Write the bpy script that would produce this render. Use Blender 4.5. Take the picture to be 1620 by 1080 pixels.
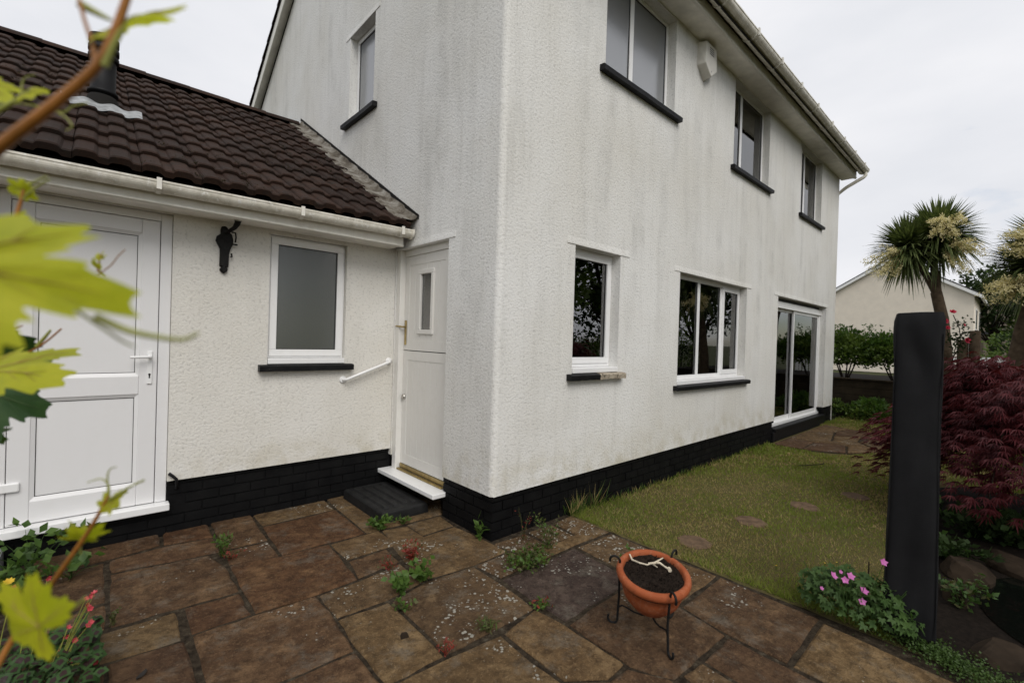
import bpy, math, random
import numpy as np
from mathutils import Vector, Matrix

for o in list(bpy.data.objects):
    bpy.data.objects.remove(o, do_unlink=True)
scene = bpy.context.scene
COL = scene.collection
random.seed(7)
RNG = np.random.default_rng(7)
PI = math.pi

# ------------------------------------------------------------------ camera
YAW, PITCH, ROLL = math.radians(42.422), math.radians(-0.354), math.radians(1.757)
FPX = 730.48                                    # focal length in photograph pixels (1620 wide)
CAM = np.array([-2.277, -2.664, 1.55])
_f = np.array([math.sin(YAW) * math.cos(PITCH), math.cos(YAW) * math.cos(PITCH), math.sin(PITCH)])
_r = np.array([math.cos(YAW), -math.sin(YAW), 0.0])
_u = np.cross(_r, _f)
CR = _r * math.cos(ROLL) + _u * math.sin(ROLL)
CU = _u * math.cos(ROLL) - _r * math.sin(ROLL)
CF = _f
cam_data = bpy.data.cameras.new('camera')
cam_data.sensor_width = 36.0
cam_data.lens = FPX * 36.0 / 1620.0
cam_data.clip_start = 0.02
cam_data.clip_end = 2000.0
cam_data.dof.use_dof = True
cam_data.dof.focus_distance = 4.5
cam_data.dof.aperture_fstop = 2.1
cam = bpy.data.objects.new('camera', cam_data)
COL.objects.link(cam)
m = Matrix.Identity(4)
for i in range(3):
    m[i][0], m[i][1], m[i][2], m[i][3] = CR[i], CU[i], -CF[i], CAM[i]
cam.matrix_world = m
scene.camera = cam

def ray(px, py):
    return CR * ((px - 810) / FPX) + CU * ((540 - py) / FPX) + CF
def on(px, py, axis, val):
    d = ray(px, py)
    return CAM + d * ((val - CAM[axis]) / d[axis])
def gnd(px, py, z=0.0): return on(px, py, 2, z)
def dep(px, py, depth): return CAM + ray(px, py) * depth

# ------------------------------------------------------------------ world, sun, exposure
SUN_EL, SUN_AZ = math.radians(47), math.radians(200)      # azimuth: from +Y clockwise
world = bpy.data.worlds.new('World'); scene.world = world; world.use_nodes = True
wn = world.node_tree; wn.nodes.clear()
def wnode(t, **k):
    n = wn.nodes.new(t)
    for a, b in k.items(): setattr(n, a, b)
    return n
w_out = wnode('ShaderNodeOutputWorld'); w_mix = wnode('ShaderNodeMixShader')
w_sky = wnode('ShaderNodeTexSky', sky_type='NISHITA', sun_disc=False, sun_elevation=SUN_EL, sun_rotation=SUN_AZ)
w_b1 = wnode('ShaderNodeBackground'); w_b1.inputs['Strength'].default_value = 0.11
w_b2 = wnode('ShaderNodeBackground'); w_b2.inputs['Strength'].default_value = 0.71
w_tc = wnode('ShaderNodeTexCoord'); w_map = wnode('ShaderNodeMapping'); w_map.inputs['Scale'].default_value = (1.0, 1.0, 2.6)
w_n1 = wnode('ShaderNodeTexNoise'); w_n1.inputs['Scale'].default_value = 1.9; w_n1.inputs['Detail'].default_value = 7; w_n1.inputs['Roughness'].default_value = 0.55
w_n2 = wnode('ShaderNodeTexNoise'); w_n2.inputs['Scale'].default_value = 2.6; w_n2.inputs['Detail'].default_value = 5
w_r1 = wnode('ShaderNodeValToRGB'); w_r1.color_ramp.elements[0].position = 0.46; w_r1.color_ramp.elements[1].position = 0.60
w_r2 = wnode('ShaderNodeValToRGB')
w_r2.color_ramp.elements[0].position = 0.3; w_r2.color_ramp.elements[0].color = (0.80, 0.82, 0.87, 1)
w_r2.color_ramp.elements[1].position = 0.72; w_r2.color_ramp.elements[1].color = (0.97, 0.97, 1.0, 1)
L = wn.links.new
L(w_tc.outputs['Generated'], w_map.inputs['Vector']); L(w_map.outputs[0], w_n1.inputs['Vector']); L(w_map.outputs[0], w_n2.inputs['Vector'])
w_sep = wnode('ShaderNodeSeparateXYZ'); w_ma = wnode('ShaderNodeMath', operation='MULTIPLY_ADD'); w_ma.inputs[1].default_value = 0.6
L(w_tc.outputs['Generated'], w_sep.inputs[0]); L(w_sep.outputs['Z'], w_ma.inputs[0]); L(w_n1.outputs['Fac'], w_ma.inputs[2]); L(w_ma.outputs[0], w_r1.inputs[0]); L(w_n2.outputs['Fac'], w_r2.inputs[0])
L(w_sky.outputs[0], w_b1.inputs['Color']); L(w_r2.outputs[0], w_b2.inputs['Color'])
L(w_r1.outputs[0], w_mix.inputs[0]); L(w_b1.outputs[0], w_mix.inputs[1]); L(w_b2.outputs[0], w_mix.inputs[2])
L(w_mix.outputs[0], w_out.inputs['Surface'])

sun_d = bpy.data.lights.new('sun', 'SUN'); sun_d.energy = 1.5; sun_d.angle = math.radians(35); sun_d.color = (1.0, 0.965, 0.91)
sun = bpy.data.objects.new('sun', sun_d); COL.objects.link(sun)
to_sun = Vector((math.sin(SUN_AZ) * math.cos(SUN_EL), math.cos(SUN_AZ) * math.cos(SUN_EL), math.sin(SUN_EL)))
sun.rotation_euler = to_sun.to_track_quat('Z', 'Y').to_euler()
scene.cycles.use_denoising = True
scene.cycles.max_bounces = 8; scene.cycles.transparent_max_bounces = 12; scene.cycles.caustics_reflective = False; scene.cycles.caustics_refractive = False
vs = scene.view_settings
vs.view_transform = 'Standard'; vs.look = 'None'; vs.exposure = 0.42; vs.gamma = 1.0; vs.use_curve_mapping = False

# ------------------------------------------------------------------ materials
def s2l(*c):
    return tuple(((x / 255) / 12.92 if x / 255 <= 0.04045 else ((x / 255 + 0.055) / 1.055) ** 2.4) for x in c) + (1.0,)
class M:
    def __init__(s, name, base=(0.5, 0.5, 0.5, 1), rough=0.6, spec=0.5, metal=0.0):
        s.m = bpy.data.materials.new(name); s.m.use_nodes = True
        s.t = s.m.node_tree; s.t.nodes.clear()
        s.out = s.n('ShaderNodeOutputMaterial'); s.b = s.n('ShaderNodeBsdfPrincipled')
        s.set(s.b, 'Base Color', base); s.set(s.b, 'Roughness', rough); s.set(s.b, 'Specular IOR Level', spec); s.set(s.b, 'Metallic', metal)
        s.l(s.b.outputs[0], s.out.inputs['Surface'])
        s.tc = s.n('ShaderNodeTexCoord'); s.P = s.tc.outputs['Object']
    def n(s, t, **k):
        n = s.t.nodes.new(t)
        for a, b in k.items(): setattr(n, a, b)
        return n
    def l(s, a, b): s.t.links.new(a, b)
    def set(s, node, key, v):
        if hasattr(v, 'node'): s.l(v, node.inputs[key])
        else:
            if isinstance(v, tuple) and len(v) == 3 and node.inputs[key].type == 'RGBA': v = v + (1.0,)
            node.inputs[key].default_value = v
    def map(s, scale=(1, 1, 1), src=None, loc=(0, 0, 0), rot=(0, 0, 0)):
        n = s.n('ShaderNodeMapping'); s.l(src or s.P, n.inputs[0]); n.inputs['Scale'].default_value = scale
        n.inputs['Location'].default_value = loc; n.inputs['Rotation'].default_value = rot; return n.outputs[0]
    def noise(s, scale, detail=4, rough=0.55, vec=None, dist=0.0):
        n = s.n('ShaderNodeTexNoise'); s.l(vec or s.P, n.inputs['Vector'])
        n.inputs['Scale'].default_value = scale; n.inputs['Detail'].default_value = detail
        n.inputs['Roughness'].default_value = rough; n.inputs['Distortion'].default_value = dist
        return n.outputs['Fac']
    def voro(s, scale, vec=None, feature='F1', out='Distance', rnd=1.0):
        n = s.n('ShaderNodeTexVoronoi', feature=feature); s.l(vec or s.P, n.inputs['Vector'])
        n.inputs['Scale'].default_value = scale; n.inputs['Randomness'].default_value = rnd; return n.outputs[out]
    def ramp(s, fac, *stops):
        n = s.n('ShaderNodeValToRGB'); e = n.color_ramp.elements
        while len(e) < len(stops): e.new(0.5)
        for i, (p, c) in enumerate(stops):
            e[i].position = p; e[i].color = (c, c, c, 1) if isinstance(c, (int, float)) else (c if len(c) == 4 else c + (1,))
        s.l(fac, n.inputs[0]); return n.outputs[0]
    def mix(s, fac, a, b, mode='MIX'):
        n = s.n('ShaderNodeMix', data_type='RGBA', blend_type=mode)
        for k, v in ((0, fac), (6, a), (7, b)):
            if hasattr(v, 'node'): s.l(v, n.inputs[k])
            else: n.inputs[k].default_value = v if k == 0 else (v if len(v) == 4 else v + (1,))
        return n.outputs[2]
    def math(s, op, a, b=0.0):
        n = s.n('ShaderNodeMath', operation=op)
        for k, v in ((0, a), (1, b)):
            if hasattr(v, 'node'): s.l(v, n.inputs[k])
            else: n.inputs[k].default_value = v
        return n.outputs[0]
    def xyz(s, src=None):
        n = s.n('ShaderNodeSeparateXYZ'); s.l(src or s.P, n.inputs[0]); return n.outputs
    def pos(s): return s.n('ShaderNodeNewGeometry').outputs['Position']
    def rand(s): return s.n('ShaderNodeObjectInfo').outputs['Random']
    def bump(s, h, strength=0.5, dist=0.01, normal=None):
        n = s.n('ShaderNodeBump'); n.inputs['Strength'].default_value = strength; n.inputs['Distance'].default_value = dist
        s.l(h, n.inputs['Height'])
        if normal: s.l(normal, n.inputs['Normal'])
        s.l(n.outputs[0], s.b.inputs['Normal']); return n.outputs[0]

MAT = {}
def plain(name, c, rough=0.5, spec=0.5, metal=0.0, var=0.12, scale=9.0, bump=0.0, bscale=60):
    a = M(name, c, rough, spec, metal)
    p = a.pos(); f = a.noise(scale, 5, 0.6, p)
    lo = tuple(x * (1 - var) for x in c[:3]); hi = tuple(min(1, x * (1 + var)) for x in c[:3])
    a.set(a.b, 'Base Color', a.ramp(f, (0.3, lo), (0.7, hi)))
    if bump: a.bump(a.noise(bscale, 4, 0.6, p), bump, 0.004)
    MAT[name] = a.m; return a

def wall_material(name, base, streak=0.55):
    a = M(name, rough=0.88, spec=0.2); p = a.pos()
    st = a.noise(1.0, 7, 0.66, a.map((3.6, 3.6, 0.42), p), 0.3); st2 = a.noise(1.0, 6, 0.65, a.map((12, 12, 0.9), p), 0.3)
    big = a.noise(0.75, 4, 0.55, p); mid = a.noise(3.2, 6, 0.65, p)
    c = a.mix(a.ramp(big, (0.38, 0.0), (0.68, 1.0)), base, tuple(x * y for x, y in zip(base[:3], (0.90, 0.885, 0.85))))
    zb = a.ramp(a.math('MULTIPLY', a.xyz(p)[2], 0.2), (0.12, 0.3), (0.50, 1.0))
    sm = a.math('MULTIPLY', a.math('MULTIPLY', a.ramp(st, (0.46, 0.0), (0.78, 1.0)), a.ramp(mid, (0.40, 0.15), (0.66, 1.0))), zb)
    c = a.mix(a.math('MULTIPLY', sm, streak), c, (0.30, 0.295, 0.275))
    c = a.mix(a.math('MULTIPLY', a.ramp(st2, (0.54, 0.0), (0.80, 1.0)), streak * 0.4), c, (0.30, 0.29, 0.25))
    # algae tint along the bottom edge of the render and beside the leadwork: stains with a ragged shape
    z = a.xyz(p)[2]
    low = a.math('MULTIPLY', a.ramp(a.math('ADD', z, a.math('MULTIPLY', mid, 0.5)), (0.55, 1.0), (0.95, 0.0)), a.ramp(a.noise(5, 5, 0.6, p), (0.42, 0.0), (0.62, 1.0)))
    c = a.mix(a.math('MULTIPLY', low, 0.5), c, (0.40, 0.35, 0.22))
    h = a.math('ADD', a.math('MULTIPLY', a.noise(50, 2, 0.5, p, 0.4), 1.0), a.math('MULTIPLY', a.noise(110, 3, 0.6, p), 0.3))
    pit_shade = a.ramp(a.noise(50, 2, 0.5, p, 0.4), (0.30, 0.82), (0.45, 1.0))  # hollows darkened in the colour, standing in for shade in the relief
    c = a.mix(1.0, c, pit_shade, 'MULTIPLY')
    a.set(a.b, 'Base Color', c); a.bump(h, 0.42, 0.012)
    MAT[name] = a.m
wall_material('render', (0.745, 0.74, 0.72, 1), 0.6)
wall_material('render_ext', (0.72, 0.705, 0.67, 1), 0.3)

a = M('black_brick', rough=0.6, spec=0.12); p = a.pos()
c = a.ramp(a.noise(7, 5, 0.6, p), (0.35, (0.0035, 0.0035, 0.004)), (0.75, (0.008, 0.008, 0.008)))
c = a.mix(a.math('MULTIPLY', a.ramp(a.noise(40, 4, 0.7, p), (0.64, 0.0), (0.80, 1.0)), 0.4), c, (0.04, 0.039, 0.035))
a.set(a.b, 'Base Color', c); a.bump(a.noise(90, 5, 0.65, p), 0.5, 0.006); MAT['black_brick'] = a.m
a = M('black_paint', rough=0.5, spec=0.2); p = a.pos()
c = a.ramp(a.noise(11, 5, 0.6, p), (0.35, (0.005, 0.005, 0.006)), (0.75, (0.012, 0.012, 0.013)))
c = a.mix(a.ramp(a.noise(33, 5, 0.7, p), (0.64, 0.0), (0.72, 1.0)), c, (0.10, 0.095, 0.085))
a.set(a.b, 'Base Color', c); a.bump(a.noise(60, 5, 0.65, p), 0.5, 0.006); MAT['black_paint'] = a.m
a = M('bare_sill', rough=0.85, spec=0.3); p = a.pos()
c = a.ramp(a.noise(16, 6, 0.7, p), (0.36, (0.05, 0.04, 0.03)), (0.48, (0.34, 0.29, 0.22)), (0.7, (0.52, 0.46, 0.37)))
a.set(a.b, 'Base Color', c); a.bump(a.noise(50, 5, 0.7, p), 0.8, 0.01); MAT['bare_sill'] = a.m

def upvc(name, c, rough=0.32, dirt=0.3):
    a = M(name, rough=rough, spec=0.5); p = a.pos()
    d = a.ramp(a.noise(14, 6, 0.7, p), (0.50, 0.0), (0.78, 1.0))
    d2 = a.ramp(a.noise(3, 4, 0.6, a.map((6, 6, 0.8), p)), (0.45, 0.0), (0.75, 1.0))
    col = a.mix(a.math('MULTIPLY', d, dirt), c, tuple(x * y for x, y in zip(c[:3], (0.62, 0.57, 0.48))))
    col = a.mix(a.math('MULTIPLY', d2, dirt * 0.6), col, tuple(x * y for x, y in zip(c[:3], (0.75, 0.72, 0.66))))
    a.set(a.b, 'Base Color', col); MAT[name] = a.m
upvc('upvc', (0.80, 0.80, 0.80, 1), 0.3, 0.12)
upvc('door_white', (0.72, 0.715, 0.72, 1), 0.38, 0.05)
upvc('stable_paint', (0.74, 0.725, 0.69, 1), 0.45, 0.16)
upvc('fascia', (0.72, 0.70, 0.64, 1), 0.5, 0.4)
a = M('gutter', rough=0.55, spec=0.4); p = a.pos()
c = a.mix(a.ramp(a.noise(9, 6, 0.72, p), (0.40, 0.0), (0.66, 1.0)), (0.74, 0.71, 0.63), (0.50, 0.47, 0.39))
c = a.mix(a.ramp(a.noise(32, 5, 0.7, p), (0.56, 0.0), (0.66, 1.0)), c, (0.80, 0.79, 0.75)); a.set(a.b, 'Base Color', c)
a.bump(a.noise(40, 5, 0.7, p), 0.2, 0.004); MAT['gutter'] = a.m
plain('soffit', (0.80, 0.775, 0.71, 1), 0.7, 0.3, var=0.15, scale=5)
plain('interior', (0.20, 0.19, 0.18, 1), 0.9, 0.2)
plain('carpet', (0.10, 0.11, 0.09, 1), 0.95, 0.1)
plain('blind', (0.88, 0.89, 0.90, 1), 0.8, 0.2, var=0.05)
plain('seal', (0.012, 0.012, 0.012, 1), 0.5)
plain('brass', (0.42, 0.32, 0.14, 1), 0.38, 0.5, 0.85, var=0.3, scale=30)
plain('steel', (0.45, 0.43, 0.40, 1), 0.35, 0.5, 0.9)
plain('iron', (0.010, 0.0095, 0.009, 1), 0.6, 0.2, 0.1, var=0.5, scale=40, bump=0.6, bscale=120)
plain('flue', (0.007, 0.007, 0.008, 1), 0.55, 0.2, var=0.2)
plain('lead_new', (0.30, 0.31, 0.315, 1), 0.55, 0.4, 0.2, var=0.35, scale=20)
a = M('lead', rough=0.8, spec=0.3); p = a.pos()
c = a.ramp(a.noise(7, 6, 0.7, p), (0.30, (0.035, 0.026, 0.02)), (0.44, (0.10, 0.085, 0.065)), (0.58, (0.20, 0.185, 0.16)), (0.74, (0.30, 0.29, 0.265)))
a.set(a.b, 'Base Color', c); a.bump(a.noise(25, 6, 0.7, p), 0.6, 0.02); MAT['lead'] = a.m

a = M('roof_tile', rough=0.8, spec=0.15); p = a.pos()
c = a.ramp(a.rand(), (0.0, (0.020, 0.011, 0.008)), (0.5, (0.030, 0.016, 0.011)), (1.0, (0.042, 0.023, 0.016)))
c = a.mix(a.math('MULTIPLY', a.ramp(a.noise(9, 6, 0.7, p), (0.46, 0.0), (0.66, 1.0)), 0.7), c, (0.018, 0.015, 0.013))
c = a.mix(a.math('MULTIPLY', a.ramp(a.noise(26, 6, 0.75, p), (0.60, 0.0), (0.70, 1.0)), 0.6), c, (0.085, 0.05, 0.022))
a.set(a.b, 'Base Color', c); a.bump(a.noise(70, 6, 0.75, p), 0.7, 0.008); MAT['roof_tile'] = a.m
plain('felt', (0.012, 0.011, 0.010, 1), 0.9, 0.2)
a = M('moss', rough=0.95, spec=0.1); p = a.pos()
a.set(a.b, 'Base Color', a.ramp(a.noise(60, 4, 0.7, p), (0.35, (0.018, 0.013, 0.007)), (0.7, (0.06, 0.05, 0.018)))); a.bump(a.noise(150, 4, 0.7, p), 1.0, 0.01); MAT['moss'] = a.m

# glass: real pane with reflection and see-through
def glass(name, tint, rough=0.0, bump=0.0):
    a = M(name); a.t.nodes.remove(a.b)
    tr = a.n('ShaderNodeBsdfTransparent'); tr.inputs[0].default_value = tint
    gl = a.n('ShaderNodeBsdfGlossy'); gl.inputs['Roughness'].default_value = rough
    fr = a.n('ShaderNodeFresnel'); fr.inputs['IOR'].default_value = 3.1
    mx = a.n('ShaderNodeMixShader'); a.l(fr.outputs[0], mx.inputs[0]); a.l(tr.outputs[0], mx.inputs[1]); a.l(gl.outputs[0], mx.inputs[2])
    nb = a.n('ShaderNodeBump'); nb.inputs['Strength'].default_value = bump or 0.015; nb.inputs['Distance'].default_value = 0.02
    a.l(a.noise(0.9 if not bump else 34, 2, 0.5, a.pos()), nb.inputs['Height']); a.l(nb.outputs[0], gl.inputs['Normal']); a.l(nb.outputs[0], fr.inputs['Normal'])
    a.l(mx.outputs[0], a.out.inputs['Surface']); MAT[name] = a.m
glass('glass', (0.80, 0.83, 0.82, 1))
def obscure(name, c, rough, trans, bmp=0.08):
    a = M(name, c, rough, 0.6); p = a.pos()
    tl = a.n('ShaderNodeBsdfTranslucent'); tl.inputs[0].default_value = (0.6, 0.62, 0.62, 1)
    mx = a.n('ShaderNodeMixShader'); mx.inputs[0].default_value = trans
    a.l(a.b.outputs[0], mx.inputs[1]); a.l(tl.outputs[0], mx.inputs[2]); a.l(mx.outputs[0], a.out.inputs['Surface'])
    a.set(a.b, 'IOR', 2.5)
    a.bump(a.noise(70, 3, 0.5, p), bmp, 0.01); MAT[name] = a.m
obscure('obscure_dark', (0.035, 0.042, 0.037, 1), 0.22, 0.08)
obscure('obscure_pale', (0.20, 0.21, 0.225, 1), 0.16, 0.1)

# flagstones: one material per tone; colour varies from stone to stone, white crustose lichen in ragged patches
def slab_material(name, c1, c2, c3, lichen):
    a = M(name, rough=0.85, spec=0.12); p = a.pos(); r = a.rand()
    off = a.n('ShaderNodeCombineXYZ'); a.l(a.math('MULTIPLY', r, 37.0), off.inputs[0]); a.l(a.math('MULTIPLY', r, 91.0), off.inputs[1])
    va = a.n('ShaderNodeVectorMath', operation='ADD'); a.l(p, va.inputs[0]); a.l(off.outputs[0], va.inputs[1]); q = va.outputs[0]
    n1 = a.noise(3.2, 8, 0.7, q, 0.1); n2 = a.noise(15, 8, 0.74, q, 0.15); n3 = a.noise(60, 5, 0.7, q)
    c = a.ramp(n1, (0.34, c1), (0.50, c2), (0.66, c3))
    c = a.mix(a.ramp(n2, (0.44, 0.0), (0.62, 0.9)), c, tuple(x * 0.36 for x in c2))
    c = a.mix(a.ramp(a.noise(7, 8, 0.74, q, 0.3), (0.54, 0.0), (0.70, 0.8)), c, tuple(min(1, x * 1.25) for x in c3))
    c = a.mix(a.math('MULTIPLY', a.ramp(n3, (0.52, 0.0), (0.70, 1.0)), 0.45), c, tuple(min(1, x * 1.7 + 0.012) for x in c3))
    c = a.mix(a.math('MULTIPLY', r, 0.28), c, (0.035, 0.025, 0.018))
    c = a.mix(a.math('MULTIPLY', a.math('FRACT', a.math('MULTIPLY', r, 7.3)), 0.22), c, (0.075, 0.034, 0.022))
    c = a.mix(a.math('MULTIPLY', a.ramp(a.noise(4.5, 8, 0.76, a.map((1, 1, 1), q, (3, 7, 2))), (0.52, 0.0), (0.66, 1.0)), 0.55), c, (0.165, 0.145, 0.115))
    c = a.mix(a.math('MULTIPLY', a.ramp(a.noise(34, 6, 0.78, q), (0.54, 0.0), (0.62, 1.0)), 0.55), c, tuple(x * 0.35 for x in c2))
    if lichen:
        d = a.math('ADD', a.math('MULTIPLY', a.voro(40, q, 'F1'), 0.7), a.math('MULTIPLY', a.noise(9, 4, 0.6, q), 0.25)); zone = a.ramp(a.noise(1.7, 3, 0.6, p), (0.5 - lichen * 0.22, 0.0), (0.72 - lichen * 0.22, 1.0))
        zone = a.math('MULTIPLY', zone, a.ramp(n2, (0.40, 0.4), (0.6, 1.0)))
        thr = a.math('SUBTRACT', a.math('MULTIPLY', zone, 0.62), a.math('ADD', d, a.math('MULTIPLY', n3, 0.22)))
        spots = a.ramp(thr, (0.02, 0.0), (0.07, 1.0))
        c = a.mix(a.math('MULTIPLY', spots, 0.72), c, (0.42, 0.405, 0.35))
    a.set(a.b, 'Base Color', c)
    a.bump(a.math('ADD', a.math('MULTIPLY', n1, 2.2), a.math('ADD', n2, a.math('MULTIPLY', n3, 0.5))), 0.9, 0.02)
    MAT[name] = a.m
slab_material('slab_brown', (0.055, 0.0301, 0.0167), (0.1101, 0.0636, 0.0334), (0.1943, 0.1197, 0.0631), 0.3)
slab_material('slab_rust', (0.0532, 0.026, 0.0135), (0.1089, 0.0555, 0.0272), (0.1779, 0.1019, 0.0508), 0.0)
slab_material('slab_buff', (0.0865, 0.0526, 0.0237), (0.1548, 0.0979, 0.0459), (0.2433, 0.1634, 0.0819), 0.5)
slab_material('slab_lichen', (0.0708, 0.0431, 0.0222), (0.1287, 0.0812, 0.0411), (0.2078, 0.1385, 0.0728), 1.0)
slab_material('slab_plum', (0.036, 0.0258, 0.0224), (0.0648, 0.0466, 0.0387), (0.1056, 0.0795, 0.0625), 0.8)
a = M('joint', rough=0.95, spec=0.1); p = a.pos()
a.set(a.b, 'Base Color', a.ramp(a.noise(22, 6, 0.7, p), (0.35, (0.018, 0.013, 0.009)), (0.58, (0.06, 0.046, 0.031)), (0.74, (0.14, 0.122, 0.09)))); a.bump(a.noise(60, 5, 0.7, p), 1.0, 0.02); MAT['joint'] = a.m
a = M('lawn_base', rough=0.95, spec=0.1); p = a.pos()
c = a.ramp(a.noise(1.1, 5, 0.6, p), (0.32, (0.075, 0.085, 0.020)), (0.5, (0.145, 0.125, 0.044)), (0.68, (0.105, 0.115, 0.028)))
c = a.mix(a.ramp(a.noise(30, 5, 0.7, p), (0.35, 0.0), (0.7, 1.0)), c, (0.11, 0.085, 0.045))
a.set(a.b, 'Base Color', c); a.bump(a.noise(110, 5, 0.7, p), 1.0, 0.02); MAT['lawn_base'] = a.m
plain('soil', (0.011, 0.008, 0.006, 1), 0.95, 0.1, var=0.5, scale=30, bump=1.0, bscale=40)
plain('potting_soil', (0.016, 0.011, 0.008, 1), 0.95, 0.1, var=0.6, scale=80, bump=1.0, bscale=120)
plain('ground', (0.045, 0.05, 0.022, 1), 0.95, 0.1, var=0.4, scale=0.6)
plain('rock', (0.030, 0.021, 0.014, 1), 0.9, 0.1, var=0.45, scale=6, bump=0.8, bscale=18)
plain('stepping_stone', (0.12, 0.078, 0.048, 1), 0.9, 0.2, var=0.45, scale=14, bump=0.8, bscale=60)
a = M('terracotta', rough=0.72, spec=0.2); p = a.pos()
c = a.ramp(a.noise(6, 6, 0.65, p), (0.30, (0.20, 0.048, 0.017)), (0.55, (0.29, 0.074, 0.026)), (0.75, (0.34, 0.10, 0.04)))
c = a.mix(a.math('MULTIPLY', a.ramp(a.noise(22, 6, 0.72, p), (0.52, 0.0), (0.70, 1.0)), 0.45), c, (0.42, 0.23, 0.15))
c = a.mix(a.math('MULTIPLY', a.ramp(a.noise(17, 6, 0.72, a.map((1, 1, 1), p, (5, 3, 1))), (0.56, 0.0), (0.70, 1.0)), 0.5), c, (0.09, 0.03, 0.015))
a.set(a.b, 'Base Color', c); a.bump(a.noise(90, 5, 0.7, p), 0.3, 0.004); MAT['terracotta'] = a.m
plain('cover_fabric', (0.0105, 0.0105, 0.0115, 1), 0.7, 0.14, var=0.25, scale=5, bump=0.35, bscale=220)
plain('rubber', (0.014, 0.014, 0.014, 1), 0.6, 0.18, var=0.4, scale=18, bump=0.3, bscale=150)
plain('sleeper', (0.026, 0.019, 0.011, 1), 0.9, 0.2, var=0.4, scale=5, bump=0.6, bscale=30)
plain('bark', (0.085, 0.062, 0.042, 1), 0.95, 0.1, var=0.4, scale=10, bump=1.0, bscale=30)
plain('bark_dark', (0.03, 0.023, 0.017, 1), 0.95, 0.1, var=0.4, scale=10, bump=1.0, bscale=30)
plain('dry_root', (0.50, 0.44, 0.34, 1), 0.9, 0.2, var=0.35, scale=40)
plain('alarm_plastic', (0.62, 0.60, 0.55, 1), 0.5, 0.4, var=0.08)
plain('neighbour_wall', (0.74, 0.67, 0.57, 1), 0.9, 0.2, var=0.06, scale=2)
plain('neighbour_brown', (0.23, 0.19, 0.145, 1), 0.9, 0.2, var=0.08, scale=2)
plain('neighbour_roof', (0.05, 0.05, 0.052, 1), 0.85, 0.3)
plain('white_paint', (0.78, 0.78, 0.77, 1), 0.5, 0.4, var=0.06)
plain('dead_leaf', (0.012, 0.009, 0.007, 1), 0.8)
a = M('pond_water', (0.004, 0.005, 0.004, 1), 0.06, 0.5); a.bump(a.noise(9, 3, 0.5, a.pos()), 0.08, 0.02); MAT['pond_water'] = a.m

def leafmat(name, c1, c2, trans=0.35, rough=0.5, scale=9, spec=0.3):
    a = M(name, rough=rough, spec=spec); p = a.pos()
    c = a.ramp(a.noise(scale, 4, 0.65, p), (0.32, c1), (0.68, c2)); a.set(a.b, 'Base Color', c)
    tl = a.n('ShaderNodeBsdfTranslucent'); a.l(a.mix(1.0, c, (1.25, 1.3, 0.8, 1), 'MULTIPLY'), tl.inputs[0])
    mx = a.n('ShaderNodeMixShader'); mx.inputs[0].default_value = trans
    a.l(a.b.outputs[0], mx.inputs[1]); a.l(tl.outputs[0], mx.inputs[2]); a.l(mx.outputs[0], a.out.inputs['Surface']); MAT[name] = a.m
leafmat('grass_green', (0.13, 0.175, 0.022), (0.20, 0.24, 0.038), 0.3, 0.6, 1.6)
leafmat('grass_straw', (0.26, 0.20, 0.075), (0.38, 0.30, 0.13), 0.25, 0.7, 2.0)
leafmat('vine_lime', (0.34, 0.38, 0.014), (0.50, 0.50, 0.03), 0.5, 0.45, 14)
leafmat('vine_green', (0.055, 0.11, 0.022), (0.10, 0.17, 0.03), 0.4, 0.45, 14)
leafmat('vine_dark', (0.018, 0.050, 0.012), (0.032, 0.072, 0.018), 0.25, 0.4, 20)
leafmat('vine_vein', (0.34, 0.30, 0.06), (0.42, 0.30, 0.08), 0.3, 0.5)
leafmat('vine_vein_dark', (0.05, 0.09, 0.03), (0.07, 0.11, 0.04), 0.3, 0.5)
plain('cane', (0.27, 0.105, 0.016, 1), 0.5, 0.4, var=0.3, scale=18, bump=0.3, bscale=90)
plain('cane_green', (0.24, 0.25, 0.05, 1), 0.5, 0.4, var=0.25, scale=18)
leafmat('geranium', (0.035, 0.075, 0.018), (0.075, 0.135, 0.032), 0.35, 0.55, 12)
leafmat('weed', (0.05, 0.10, 0.02), (0.10, 0.17, 0.03), 0.35, 0.55, 12)
leafmat('weed_olive', (0.05, 0.055, 0.018), (0.10, 0.10, 0.035), 0.3, 0.6, 12)
leafmat('weed_red', (0.16, 0.022, 0.018), (0.26, 0.05, 0.03), 0.3, 0.55, 20)
leafmat('oxalis_leaf', (0.025, 0.06, 0.015), (0.045, 0.095, 0.022), 0.3, 0.5, 20)
leafmat('oxalis_dark', (0.020, 0.008, 0.007), (0.03, 0.012, 0.01), 0.1, 0.5)
leafmat('petal_coral', (0.48, 0.05, 0.07), (0.62, 0.12, 0.14), 0.3, 0.5, 30)
leafmat('petal_pink', (0.55, 0.13, 0.42), (0.68, 0.22, 0.55), 0.35, 0.5, 30)
leafmat('petal_rose', (0.52, 0.02, 0.06), (0.68, 0.06, 0.12), 0.3, 0.5, 30)
leafmat('petal_yellow', (0.62, 0.40, 0.03), (0.7, 0.5, 0.05), 0.3, 0.5)
leafmat('ground_cover', (0.04, 0.075, 0.016), (0.075, 0.125, 0.03), 0.3, 0.5, 12)
leafmat('maple_red', (0.046, 0.006, 0.009), (0.118, 0.017, 0.021), 0.35, 0.5, 4)
leafmat('hedge', (0.055, 0.10, 0.018), (0.14, 0.20, 0.038), 0.3, 0.45, 3)
leafmat('shrub_bright', (0.045, 0.10, 0.015), (0.09, 0.16, 0.03), 0.35, 0.45, 5)
leafmat('tree_dark', (0.012, 0.025, 0.008), (0.035, 0.055, 0.018), 0.2, 0.6, 1.2, 0.1)
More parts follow.
